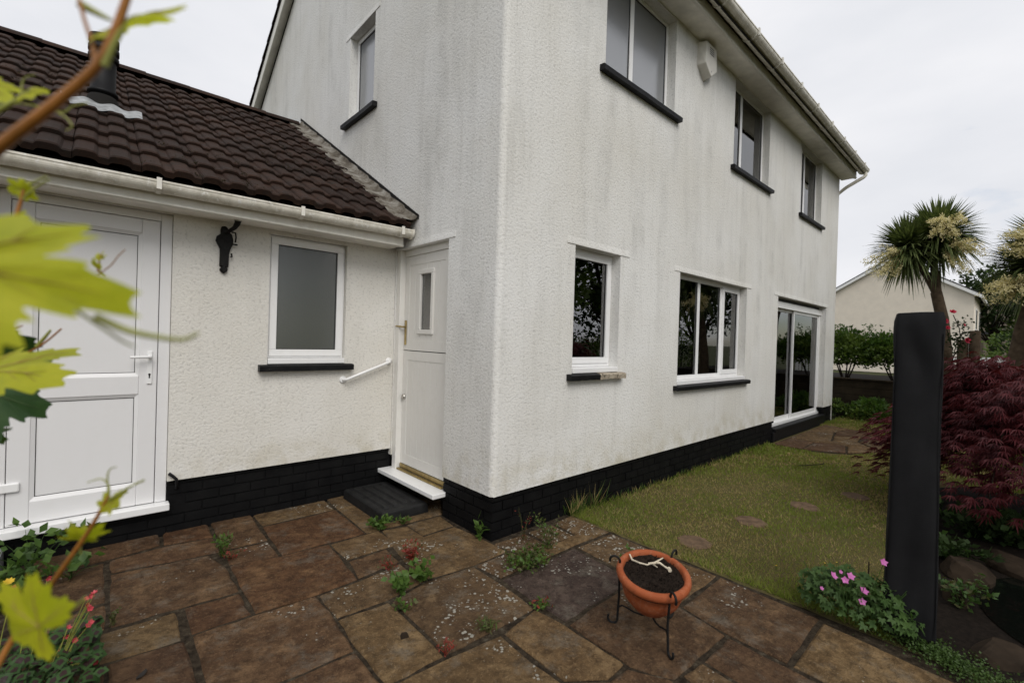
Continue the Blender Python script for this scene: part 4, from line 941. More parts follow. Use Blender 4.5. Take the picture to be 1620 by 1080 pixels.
for a_ in angs:
    o_ = np.array([math.cos(a_), math.sin(a_), 0]); P_ = []
    for t in np.linspace(-.5, 1.0, 12):      # hook at the top
        P_.append(SC + o_ * (.205 - .025 * math.cos(t * PI)) + np.array([0, 0, .315 + .028 * math.sin(t * PI)]))
    P_ = P_[::-1]; P_ = [SC + o_ * (.205 + .027 * math.cos(t)) + np.array([0, 0, .345 + .027 * math.sin(t)]) for t in np.linspace(-.4, PI, 12)]
    P_ += [SC + o_ * .177 + np.array([0, 0, .30]), SC + o_ * .172 + np.array([0, 0, .15]), SC + o_ * .178 + np.array([0, 0, .05])]
    P_ += [SC + o_ * (.204 + .026 * math.cos(t)) + np.array([0, 0, .032 + .026 * math.sin(t)]) for t in np.linspace(PI, 2 * PI + .6, 12)]
    P_ = [q + min(1, max(0, (q[2] - .10) / .2)) * (tiltp(q) - q - np.array([0, 0, .032])) for q in P_]
    mb = MB(); mb.tube(P_, .0062, 8); mb.build('leg', 'iron', st)
    Q_ = [SC + o_ * r + np.array([0, 0, z]) for r, z in ((.172, .10), (.155, .112), (.13, .105), (.09, .09), (.05, .085), (.02, .09), (.012, .105), (.03, .118), (.045, .108))]
    mb = MB(); mb.tube(Q_, .005, 6); mb.build('cross_bar', 'iron', st)
pot = empty('terracotta_pot', SC + np.array([0, 0, .09]), 'round terracotta pot of bare soil resting in the iron stand', 'pot')
pz = .0; c0 = SC + np.array([0, 0, .0])
mb = MB(); mb.lathe([(0, .098), (.085, .098), (.095, .102), (.115, .125), (.145, .165), (.158, .21), (.163, .258), (.178, .262), (.189, .270), (.193, .284), (.190, .300), (.181, .308), (.168, .310), (.159, .303), (.156, .288), (.152, .25)], c0, 64); mb.v = [tuple(tiltp(q)) for q in mb.v]; mb.build('bowl', 'terracotta', pot)
mb = MB(); n = 40; rg = 10; vs_ = [tuple(c0 + np.array([0, 0, .290]))]
for r_ in range(1, rg + 1):
    for k in range(n):
        a_ = 2 * PI * k / n; rr = .155 * r_ / rg; vs_.append(tuple(c0 + np.array([rr * math.cos(a_), rr * math.sin(a_), 0.286 + .012 * math.sin(rr * 40 + a_ * 3) * .5 + RNG.uniform(-.006, .006)])))
mb.add(vs_, [[0, 1 + k, 1 + (k + 1) % n] for k in range(n)] + [[1 + (r_ - 1) * n + k, 1 + r_ * n + k, 1 + r_ * n + (k + 1) % n, 1 + (r_ - 1) * n + (k + 1) % n] for r_ in range(1, rg) for k in range(n)], 0, True); mb.v = [tuple(tiltp(q)) for q in mb.v]; mb.build('compost', 'potting_soil', pot)
n = 500; rr = .148 * np.sqrt(RNG.random(n)); aa = RNG.random(n) * 2 * PI; C_ = np.stack([c0[0] + rr * np.cos(aa), c0[1] + rr * np.sin(aa), np.full(n, .290)], 1)
V, F_ = leaf_arrays(C_, rdir(n, -.1), rdir(n), RNG.uniform(.006, .02, n), RNG.uniform(.003, .008, n)); V = np.array([tiltp(q) for q in V]); np_build('bark_chips', V, F_, 'soil', pot, kind='stuff')
def lp(px, py, z):
    n_ = np.array(TM.to_3x3() @ Vector((0, 0, 1))); c_ = tiltp(SC + np.array([0, 0, z])); d = ray(px, py); return CAM + d * (((c_ - CAM) @ n_) / (d @ n_))
mb = MB()
mb.tube([lp(996, 876, 0.314), lp(1000, 885, 0.299), lp(1012, 890, 0.297), lp(1024, 893, 0.299), lp(1032, 890, 0.304)], [.0045, .0055, .005, .0045, .003], 6)
mb.tube([lp(1026, 891, 0.299), lp(1036, 890, 0.314), lp(1042, 886, 0.319), lp(1049, 882, 0.324)], [.006, .007, .0045, .003], 6)
mb.tube([lp(1036, 890, 0.309), lp(1044, 890, 0.314), lp(1052, 896, 0.309), lp(1060, 901, 0.299)], [.006, .006, .005, .007], 6)
mb.tube([lp(1058, 899, 0.299), lp(1060, 902, 0.304)], [.011, .010], 8)
mb.tube([lp(1038, 889, 0.309), lp(1034, 893, 0.296), lp(1040, 897, 0.294)], [.008, .007, .003], 6)
mb.build('withered_stem', 'dry_root', label='bleached withered plant stem lying on the soil of the terracotta pot', cat='dead plant')

# ------------------------------------------------------------------ tall black cover
tc = gnd(1437, 1000); cvr = empty('parasol_cover', tc, 'tall black fabric cover standing upright beside the lawn', 'cover')
mb = MB(); nk = 48; nz = 44; vs_ = []; yaw = math.radians(6)
for j in range(nz + 1):
    t = j / nz; z = .01 + 1.745 * t
    for k in range(nk):
        a_ = 2 * PI * k / nk; c_, s_ = math.cos(a_), math.sin(a_); sq = (abs(c_) ** 11 + abs(s_) ** 11) ** (-1 / 11)
        w = .114 + .003 * math.sin(t * 5 + 1) - .005 * t + (.003 * math.exp(-((t - .95) / .04) ** 2))
        wr = .0035 * math.sin(3 * a_ + t * 9) + .003 * math.sin(7 * a_ - t * 14) * (1 - t) + .0025 * math.sin(5 * a_ + 31 * t) * math.exp(-((t - .9) / .12) ** 2) * 2
        if t < .08: wr += .010 * math.sin(6 * a_ + 1) * (1 - t / .08)
        r_ = (w * sq + wr) * (1 if t < .985 else .93)
        x, y = r_ * c_, r_ * s_ * .92
        vs_.append((tc[0] + x * math.cos(yaw) - y * math.sin(yaw), tc[1] + x * math.sin(yaw) + y * math.cos(yaw), z + (.003 * math.sin(a_ * 2 + 1) if t > .95 else 0)))
mb.add(vs_, [[j * nk + k, j * nk + (k + 1) % nk, (j + 1) * nk + (k + 1) % nk, (j + 1) * nk + k] for j in range(nz) for k in range(nk)], 0, True)
mb.add(vs_[-nk:], [list(range(nk))], 0, True); mb.build('fabric_sleeve', 'cover_fabric', cvr)
mb = MB()
for (sx, sy) in ((-1, -1), (-1, 1)):
    pts = []
    for j in range(12):
        t = j / 11 * .93; w = .1165 + .003 * math.sin(t * 5 + 1) - .005 * t; x, y = sx * w * .955, sy * w * .92 * .955
        pts.append((tc[0] + x * math.cos(yaw) - y * math.sin(yaw), tc[1] + x * math.sin(yaw) + y * math.cos(yaw), .02 + 1.745 * t))
    mb2 = MB(); mb2.tube(pts, .0022, 6); mb2.build('seam', 'cover_fabric', cvr)
mb = MB(); mb.tube([tc + np.array([0, 0, -.03]), tc + np.array([0, 0, 1.72])], .025, 10); mb.build('pole', 'iron', cvr)

# ------------------------------------------------------------------ stepping stones, rocks, small litter
STEPS = [(1098, 855, .125, 'round stepping stone in the lawn nearest the patio'), (1188, 823, .13, 'second stepping stone in the lawn counting from the patio'), (1273, 799, .13, 'third stepping stone in the lawn counting from the patio'), (1352, 783, .13, 'stepping stone in the lawn farthest from the patio')]
steps = []
for i, (px, py, r_, lb) in enumerate(STEPS):
    c_ = gnd(px, py); steps.append((c_[0], c_[1], r_)); n = 22; rr = random.Random(i)
    rad = [r_ * (1 + rr.uniform(-.08, .08)) for _ in range(n)]; mb = MB(); vs_ = []
    for (k_, z) in ((1.0, -.03), (1.0, -.008), (.93, -.003)): vs_ += [(c_[0] + rad[k] * k_ * math.cos(2 * PI * k / n), c_[1] + rad[k] * k_ * math.sin(2 * PI * k / n), z) for k in range(n)]
    mb.add(vs_, [[q * n + k, q * n + (k + 1) % n, (q + 1) * n + (k + 1) % n, (q + 1) * n + k] for q in (0, 1) for k in range(n)] + [[2 * n + k for k in range(n)]])
    mb.build('stepping_stone', 'stepping_stone', label=lb, cat='stepping stone', group='stepping stones in the lawn')
def rock(c, sx, sy, sz, rot, seed, label, mat='rock'):
    import bmesh
    bm_ = bmesh.new(); bmesh.ops.create_icosphere(bm_, subdivisions=3, radius=1.0); rr = random.Random(seed)
    pl_ = [(Vector((rr.uniform(-1, 1), rr.uniform(-1, 1), rr.uniform(-.4, 1))).normalized(), rr.uniform(.55, .85)) for _ in range(9)] + [(Vector((.15, -.1, 1)).normalized(), .5)]
    for v in bm_.verts:
        for nn_, d_ in pl_:
            e = v.co.dot(nn_) - d_
            if e > 0: v.co -= nn_ * e
        v.co += Vector((rr.uniform(-1, 1), rr.uniform(-1, 1), rr.uniform(-1, 1))) * .012
        v.co = Vector((v.co.x * sx, v.co.y * sy, v.co.z * sz))
    me = bpy.data.meshes.new('rock'); bm_.to_mesh(me); bm_.free(); me.materials.append(MAT[mat])
    o = bpy.data.objects.new('rock', me); COL.objects.link(o); o.location = c; o.rotation_euler = (rr.uniform(-.1, .1), rr.uniform(-.1, .1), rot)
    return tag(o, label, 'rock', 'rocks edging the pond')
rock(tuple(gnd(1575, 1040)[:2]) + (-.01,), .21, .12, .10, -.55, 1, 'large flat rock at the pond edge in the bottom right corner')
rock(tuple(gnd(1510, 945)[:2]) + (.03,), .14, .08, .11, .5, 2, 'upright brown rock just behind the base of the black cover')
rock(tuple(gnd(1530, 905)[:2]) + (.02,), .30, .15, .12, .1, 3, 'dark rock under the maple behind the black cover')
rock(tuple(gnd(1605, 900)[:2]) + (.02,), .26, .16, .11, .7, 4, 'dark rock at the right end of the pond edge')
sp = gnd(639, 1007)
mb = MB(); mb.add([sp + np.array(q) for q in ((-.025, -.012, 0), (.02, -.02, 0), (.03, .012, 0), (-.01, .022, 0), (-.018, -.006, .018), (.012, -.012, .02), (.018, .008, .016), (-.006, .014, .02))], [[0, 1, 5, 4], [1, 2, 6, 5], [2, 3, 7, 6], [3, 0, 4, 7], [4, 5, 6, 7]]); mb.build('pebble', 'rock', label='small loose pebble lying on a flagstone', cat='pebble')
sp = gnd(224, 1070); q0 = np.array([.6, .75, 0]); q1 = np.array([-.75, .6, 0])
mb = MB(); vs_ = []
for t in np.linspace(-1, 1, 7):
    for s_ in (-1, 0, 1): vs_.append(sp + q0 * .032 * t + q1 * .012 * s_ * math.sqrt(max(.05, 1 - t * t)) + np.array([0, 0, .004 + .006 * abs(s_) + .006 * t * t]))
mb.add(vs_, [[i * 3 + j, i * 3 + j + 1, (i + 1) * 3 + j + 1, (i + 1) * 3 + j] for i in range(6) for j in range(2)], 0, True); mb.build('dead_leaf', 'dead_leaf', label='curled black dead leaf on the paving', cat='leaf')
P_ = [gnd(1262, 736, .03), gnd(1272, 736, .035), gnd(1285, 735, .03), gnd(1302, 734, .04), (gnd(1303, 731, .05))]
mb = MB(); mb.tube(P_, [.004, .006, .006, .006, .005], 6); mb.build('twig', 'bark_dark', label='thin fallen twig lying on the lawn', cat='twig')

# ------------------------------------------------------------------ grass
n = 150000
gx = .93 + 10.0 * RNG.random(n) ** 1.45; gy = -5.0 * RNG.random(n) - .0
keep = np.ones(n, bool)
for (x, y, r_) in steps: keep &= (gx - x) ** 2 + (gy - y) ** 2 > (r_ * .90) ** 2
keep &= ~(((gx - 1.95) / .68) ** 2 + ((gy + 2.98) / .58) ** 2 < 1)
keep &= ~((gx > 5.75) & (gx < 8.6) & (gy > -1.3 + .45 * np.abs((gx - 7.15) / 1.4) ** 2.5))
keep &= (gy > -2.24 + .3 * np.clip((gx - 1.7) / 1.5, 0, 1)) | (gx > 5.2)
keep &= gx > .905 + .022 * np.sin(gy * 9) + .02 * np.sin(gy * 31)
gx, gy = gx[keep], gy[keep]; n = len(gx)
patch_ = np.sin(gx * 2.1 + 1.3 * np.sin(gy * 1.7)) * np.sin(gy * 2.9 + gx) + .6 * np.sin(gx * 7.3 + gy * 5.1) * np.sin(gy * 8.7)
long_ = np.exp(-np.abs(gy) / .12) + np.exp(-((gy + 2.05) / .35) ** 2 - ((gx - 1.0) / .25) ** 2) * .9 + np.exp(-np.abs(gx - .93) / .05) * .4
hgt = RNG.uniform(.010, .028, n) * (1 + 1.6 * long_) * (1 + .25 * patch_)
C_ = np.stack([gx, gy, np.full(n, -.012)], 1); D_ = RNG.normal(0, .55, (n, 3)); D_[:, 2] = 1; S_ = unit(np.cross(D_, RNG.normal(0, 1, (n, 3)))); D_ = unit(D_)
w = (.0011 + .0005 * np.clip(gx - 1, 0, 6)) * (.8 + .4 * RNG.random(n)) * 1.9
V = np.stack([C_ - S_ * w[:, None], C_ + S_ * w[:, None], C_ + D_ * (hgt + .008)[:, None]], 1).reshape(-1, 3); F_ = np.arange(3 * n).reshape(-1, 3)
straw = (RNG.random(n) < np.clip(.36 - .36 * patch_ - .3 * long_, .05, .9)).astype(int)
np_build('grass', V, F_, ['grass_green', 'grass_straw'], mi=straw, label='short patchy green and straw-coloured mown grass', cat='grass', kind='stuff')

# ------------------------------------------------------------------ plants
def tuft(name, c, n, h, w, mats, mix, label, cat='weed', group=None, up=.8, lw=.012, ll=.03, stems=6, flat=1.0, r0=.02):
    """a little plant: thin stems and many small leaves"""
    h, w, lw, ll, n = h * 1.25, w * 1.35, lw * 1.3, ll * 1.3, int(n * 1.6)
    c = np.array([c[0], c[1], 0.0]); root = empty(name, c, label, cat, group)
    mb = MB()
    ends = []
    for i in range(stems):
        a_ = 2 * PI * (i + RNG.random()) / stems; e = c + np.array([math.cos(a_) * w * RNG.uniform(.3, 1), math.sin(a_) * w * RNG.uniform(.3, 1) * flat, h * RNG.uniform(.45, 1)])
        mid = (c + e) / 2 + np.array([0, 0, h * .15]); mb.tube([c + RNG.normal(0, r0 * .3, 3) * np.array([1, 1, 0]), mid, e], [.0022, .0018, .001], 4); ends.append((mid, e))
    mb.build('stem', mats[-1], root)
    k = RNG.integers(0, stems, n); t = RNG.random(n)[:, None]
    E0 = np.array([q[0] for q in ends])[k]; E1 = np.array([q[1] for q in ends])[k]
    C_ = np.where(t < .4, c + (E0 - c) * t / .4, E0 + (E1 - E0) * (t - .4) / .6) + RNG.normal(0, w * .14, (n, 3)) * np.array([1, 1, .5]); C_[:, 2] = np.maximum(C_[:, 2], .006)
    D_ = rdir(n, -.15); N_ = rdir(n, .2)
    V, F_ = leaf_arrays(C_, D_, N_, ll * RNG.uniform(.6, 1.2, n), lw * RNG.uniform(.7, 1.2, n), .1)
    mi = np.repeat((RNG.random(n) < mix).astype(int), 2); np_build('foliage', V, F_, mats[:2], root, mi=mi, kind='stuff'); return root
gw = 'weeds in the paving joints'
tuft('paving_weed', gnd(352, 880), 60, .13, .07, ['weed', 'weed_olive', 'weed'], .35, 'small green weed in the paving joint left of the patio, below the extension window', group=gw)
tuft('paving_weed', gnd(365, 884), 50, .05, .08, ['weed_olive', 'weed_red', 'weed_olive'], .5, 'low brownish seedling patch beside the green weed below the extension window', group=gw, lw=.008, ll=.018)
tuft('paving_weed', gnd(650, 884), 130, .10, .07, ['weed_red', 'weed_olive', 'weed_red'], .2, 'bright red-leaved weed in the joint in the middle of the patio', group=gw, lw=.010, ll=.022, stems=9)
tuft('paving_weed', gnd(615, 900), 60, .05, .09, ['weed_red', 'weed_olive', 'weed_red'], .5, 'sparse reddish weed trailing left of the bright red weed', group=gw, lw=.008, ll=.018)
tuft('paving_weed', gnd(668, 918), 60, .07, .07, ['weed', 'weed', 'weed'], 0, 'fresh green round-leaved weed just below the red weed', group=gw, lw=.030, ll=.036)
tuft('paving_weed', gnd(634, 935), 60, .07, .07, ['weed', 'weed', 'weed'], 0, 'green round-leaved weed at the crossing of the joints, left of the lichen slab', group=gw, lw=.030, ll=.036)
tuft('paving_weed', gnd(637, 962), 40, .03, .05, ['weed', 'weed_olive', 'weed'], .3, 'small green weed along the joint nearest the pebble', group=gw, lw=.015, ll=.02)
tuft('paving_weed', gnd(705, 1034), 40, .04, .05, ['weed_red', 'weed_olive', 'weed_red'], .3, 'tiny red weed at the lower corner of the lichen slab', group=gw, lw=.006, ll=.02)
tuft('paving_weed', gnd(770, 998), 70, .05, .05, ['weed_olive', 'weed', 'weed_olive'], .2, 'dark olive weed on the lower edge of the lichen slab', group=gw, lw=.006, ll=.03)
tuft('paving_weed', gnd(858, 962), 50, .04, .06, ['weed', 'weed_red', 'weed_olive'], .3, 'small yellow-green weed at the corner of the plum-coloured slab', group=gw, lw=.010, ll=.022)
tuft('sprawling_weed', gnd(836, 893), 420, .075, .20, ['weed', 'weed_olive', 'weed_olive'], .5, 'sprawling olive weed mat in the paving near the house corner', group=gw, lw=.014, ll=.024, stems=16, flat=.6)
tuft('sprawling_weed', gnd(868, 868), 130, .20, .10, ['weed_olive', 'weed', 'weed_olive'], .3, 'taller stalky olive weed behind the sprawling weed mat', group=gw, lw=.010, ll=.022, stems=9)
tuft('paving_weed', gnd(600, 838), 80, .09, .075, ['weed', 'weed', 'weed'], 0, 'green weed against the front edge of the black half step', group=gw, lw=.020, ll=.035)
tuft('paving_weed', gnd(637, 828), 40, .05, .05, ['weed', 'weed_olive', 'weed'], .4, 'small weed by the right front corner of the black half step', group=gw, lw=.015, ll=.025)
tuft('paving_weed', gnd(758, 851), 14, .11, .05, ['weed', 'weed', 'weed'], 0, 'upright weed with a few broad leaves at the foot of the house corner', group=gw, lw=.028, ll=.07, stems=4)
tuft('paving_weed', gnd(988, 906), 60, .14, .05, ['weed', 'weed_olive', 'weed'], .3, 'small upright weed left of the terracotta pot', group=gw, lw=.008, ll=.026)
tuft('paving_weed', gnd(178, 988), 24, .06, .02, ['weed_olive', 'weed', 'weed_olive'], .4, 'moss-like weed in the joint right of the pink oxalis flowers', group=gw, lw=.008, ll=.015)
tuft('dry_weed', gnd(828, 853), 30, .21, .06, ['weed_red', 'weed_olive', 'weed_olive'], .6, 'thin dry reddish stalks against the black plinth', group=gw, lw=.006, ll=.016, stems=6)
# tall grasses against the plinth
def grass_clump(c, n, h, w, label, mats=('weed', 'grass_straw'), group='grass clumps against the plinth', kind=None):
    c = np.array(c); C_ = c + RNG.normal(0, 1, (n, 3)) * np.array([w, .03, 0]); C_[:, 1] = np.minimum(C_[:, 1], .0)
    D_ = RNG.normal(0, .28, (n, 3)); D_[:, 2] = 1; D_[:, 1] -= .12; V, F_ = leaf_arrays(C_, D_, rdir(n), h * RNG.uniform(.35, 1, n), .005, .1, .12)
    np_build('grass_clump', V, F_, list(mats), mi=np.repeat((RNG.random(n) < .35).astype(int), 2), label=label, cat='grass', group=group, kind=kind)
grass_clump((.96, -.03, -.01), 90, .30, .05, 'tall grass clump against the plinth where lawn and patio meet')
grass_clump((1.25, -.02, -.01), 30, .34, .05, 'thin tall grass stalks against the plinth just past the patio')
for i, (x, nm) in enumerate(((2.0, 'below the narrow window'), (3.1, 'below the left of the three-pane window'), (3.9, 'below the middle of the three-pane window'), (5.0, 'right of the three-pane window'))):
    grass_clump((x, -.02, -.01), 60, .11, .25, 'rough grass along the plinth ' + nm, kind='stuff')

# cranesbill with pink flowers beside the cover
def palmate(C_, N_, size, k=5, gap=.35):
    """deeply cut leaves: k lobes fanning from each base point"""
    n = len(C_); D0 = unit(np.cross(N_, rdir(n))); S0 = np.cross(N_, D0); out = []
    for j in range(k):
        a_ = (j - (k - 1) / 2) * (2 * PI * (1 - gap) / k)
        d = D0 * math.cos(a_) + S0 * math.sin(a_); ln = size * (1 - .25 * abs(j - (k - 1) / 2) / (k / 2))
        out.append(leaf_arrays(C_, d, N_, ln, ln * .52, .08, .15))
    V = np.concatenate([o[0] for o in out]); k_ = 0; Fs = []
    for o in out: Fs.append(o[1] + k_); k_ += len(o[0])
    return V, np.concatenate(Fs)
gc = gnd(1345, 985); ger = empty('cranesbill', (gc[0], gc[1], 0), 'leafy green cranesbill with pink flowers at the foot of the black cover', 'flower plant')
n = 520; th = RNG.random(n) * 2 * PI; rr = np.sqrt(RNG.random(n)); hz = RNG.random(n)
cx = gc[0] + .03 + .0 * hz; X = cx + rr * np.cos(th) * .15; Yp = gc[1] - .02 + rr * np.sin(th) * .29; Zp = .02 + .30 * (1 - .55 * rr ** 2) * (.25 + .75 * hz)
C_ = np.stack([X, Yp, Zp], 1); N_ = unit(np.stack([(X - gc[0]) * 2 - .4, (Yp - gc[1]) * 1.2 - .3, np.full(n, 1.0)], 1) + RNG.normal(0, .4, (n, 3)))
V, F_ = palmate(C_, N_, RNG.uniform(.022, .045, n)); np_build('foliage', V, F_, 'geranium', ger, kind='stuff')
def stem(parent, pts, r_=.0018, mat='geranium'): MB().tube(pts, [r_] * len(pts), 5).build('stem', mat, parent)
def flower(parent, c, r_, mat, up, petals=5, cup=.25, name='flower'):
    up = unit(np.array(up, float)); C_ = np.repeat(np.array([c]), petals, 0); s0 = unit(np.cross(up, [0.3, .8, .1])); t0 = np.cross(up, s0)
    D_ = np.array([s0 * math.cos(2 * PI * k / petals) + t0 * math.sin(2 * PI * k / petals) + up * cup for k in range(petals)])
    V, F_ = leaf_arrays(C_, D_, np.repeat(up[None], petals, 0), r_, r_ * .95, -.08); return np_build(name, V, F_, mat, parent)
toward = -CF
for (px, py, r_) in ((1319, 910, .024), (1337, 917, .021), (1346, 911, .023), (1367, 934, .025), (1364, 951, .022), (1398, 889, .022), (1450, 948, .025), (1330, 904, .012), (1300, 930, .012)):
    c_ = dep(px, py, (np.array([gc[0], gc[1], .1]) - CAM) @ CF - .10); b0 = np.array([gc[0] + (c_[0] - gc[0]) * .5, gc[1] + (c_[1] - gc[1]) * .5, .08])
    stem(ger, [b0, (b0 + c_) / 2 + np.array([0, 0, .02]), c_]); flower(ger, c_, r_, 'petal_pink', toward + np.array([0, 0, .8]) + RNG.normal(0, .2, 3))
for i in range(9):
    a_ = RNG.random() * 2 * PI; c_ = np.array([gc[0] + .1 * math.cos(a_), gc[1] + .24 * math.sin(a_), .25 + RNG.uniform(-.03, .05)]); stem(ger, [np.array([gc[0], gc[1], .02]) + (c_ - gc) * np.array([.4, .4, 0]), c_])
mb = MB(); p_ = gnd(1373, 938); mb.tube([p_, p_ + np.array([0, 0, .20])], .004, 6); mb.build('garden_cane', 'bark_dark', label='thin dark stick standing among the cranesbill', cat='stick')
# creeping ground cover by the pond
n = 2600; t = RNG.random(n); p0 = gnd(1430, 1010)[:2]; p1 = gnd(1560, 1085)[:2]
base = p0 + (p1 - p0) * t[:, None] * 1.15; sp_ = .075 + .03 * np.sin(t * 9)
C_ = np.concatenate([base + RNG.normal(0, 1, (n, 2)) * sp_[:, None] * np.array([.7, .9]), (.012 + .035 * RNG.random(n))[:, None]], 1)
V, F_ = leaf_arrays(C_, rdir(n, -.1), unit(RNG.normal(0, .5, (n, 3)) + np.array([0, 0, 1.])), RNG.uniform(.008, .015, n), RNG.uniform(.008, .014, n))
np_build('ground_cover', V, F_, 'ground_cover', label='creeping mat of tiny round green leaves by the pond rock', cat='ground cover', kind='stuff')
tuft('pond_plant', gnd(1520, 960), 120, .16, .12, ['geranium', 'weed_olive', 'geranium'], .3, 'dark green plant with tiny pink flowers at the pond margin', 'plant', lw=.018, ll=.03)
tuft('dark_foliage_plant', gnd(1545, 850), 260, .20, .28, ['tree_dark', 'geranium', 'tree_dark'], .12, 'dark glossy-leaved low plant under the maple', 'plant', lw=.035, ll=.06, stems=14)
tuft('dark_foliage_plant', gnd(1600, 860), 260, .20, .28, ['tree_dark', 'geranium', 'tree_dark'], .08, 'dark glossy-leaved low plant at the right edge under the maple', 'plant', lw=.035, ll=.06, stems=14)
tuft('dark_foliage_plant', gnd(1500, 885), 160, .14, .18, ['tree_dark', 'geranium', 'tree_dark'], .1, 'small dark plant just behind the black cover', 'plant', lw=.03, ll=.05, stems=10)
for i, (px, py) in enumerate(((1305, 890), (1324, 889), (1228, 894))):
    c_ = gnd(px, py, .03); r0 = empty('buttercup', (c_[0], c_[1], 0), ['yellow lawn flower left of the cranesbill blooms', 'yellow lawn flower right above the cranesbill blooms', 'single yellow flower in the open lawn'][i], 'flower', 'tiny yellow flowers in the lawn')
    stem(r0, [np.array([c_[0], c_[1], 0]), c_]); flower(r0, c_, .008, 'petal_yellow', (0, 0, 1))

# laceleaf maple: drooping branches clothed in fine red leaves
mc = np.array([4.0, -2.84, 0.0]); mp = empty('laceleaf_maple', mc, 'low spreading dark red laceleaf maple behind the black cover', 'maple')
mb = MB(); tips = []
mb.tube([mc + np.array([0, 0, -.04]), mc + np.array([.02, .03, .35]), mc + np.array([-.03, .02, .7]), mc + np.array([0, 0, .95])], [.06, .05, .04, .03], 8); mb.build('trunk', 'bark_dark', mp)
limbs = MB(); nb = 64
for i in range(nb):
    a_ = 2 * PI * (i * .618); rad = RNG.uniform(.7, 1.32) if i % 3 else RNG.uniform(.4, .9); z0 = RNG.uniform(.6, .95); zt = RNG.uniform(1.05, 1.5) if i % 3 == 0 else RNG.uniform(.75, 1.32); ze = max(.28, zt - RNG.uniform(.15, .7) * rad)
    o_ = np.array([math.cos(a_), math.sin(a_), 0]); pts = [mc + np.array([0, 0, z0]), mc + o_ * rad * .3 + np.array([0, 0, (z0 + zt) / 2 + .1]), mc + o_ * rad * .65 + np.array([0, 0, zt]), mc + o_ * rad + np.array([0, 0, ze])]
    limbs.tube(pts, [.016, .012, .008, .003], 5); tips.append(np.array(pts))
limbs.build('branches', 'bark_dark', mp)
T = np.array(tips); n = 13000; k = RNG.integers(0, nb, n); t = .3 + .7 * RNG.random(n) ** .7; seg = np.minimum((t * 3).astype(int), 2); f_ = (t * 3 - seg)[:, None]
P_ = T[k, seg] * (1 - f_) + T[k, seg + 1] * f_; P_ += RNG.normal(0, 1, (n, 3)) * np.array([.10, .10, .045]); P_[:, 2] = np.maximum(P_[:, 2], .2)
out = unit((P_ - mc) * np.array([1, 1, 0]) + RNG.normal(0, .35, (n, 3)) * np.array([1, 1, .2])); parts_ = []
side = np.cross(out, [0, 0, 1.0])
for j in range(7):
    a_ = (j - 3) * .36; d = out * math.cos(a_) + side * math.sin(a_) + np.array([0, 0, -.28]); ln = RNG.uniform(.07, .115, n) * (1 - .10 * abs(j - 3))
    V, F_ = leaf_arrays(P_, d, np.array([[0, 0, 1.0]]) + RNG.normal(0, .25, (n, 3)), ln, ln * .125, .1, .28); parts_.append((V, F_, 0))
V, F_, mi = join_arrays(*parts_); np_build('foliage', V, F_, 'maple_red', mp, kind='stuff')

# sleeper retaining wall and raised bed
rw = empty('sleeper_wall', (11.0, 0, 0), 'low retaining wall of dark timber sleepers below the hedge', 'retaining wall')
for i in range(5):
    mb = MB(); mb.box(10.95 + RNG.uniform(-.006, .006), 11.05, -3.6, 4.0, -.03 + i * .172, .138 + i * .172); mb.build('sleeper', 'sleeper', rw, bevel=.008)
mb = MB(); mb.box(10.90, 11.08, -3.62, 4.0, .832, .868); mb.build('capping', 'sleeper', rw, bevel=.006)
mb = MB(); mb.box(11.06, 15.0, -4.5, 4.0, -.04, .80); mb.build('raised_bed', 'soil', kind='structure')

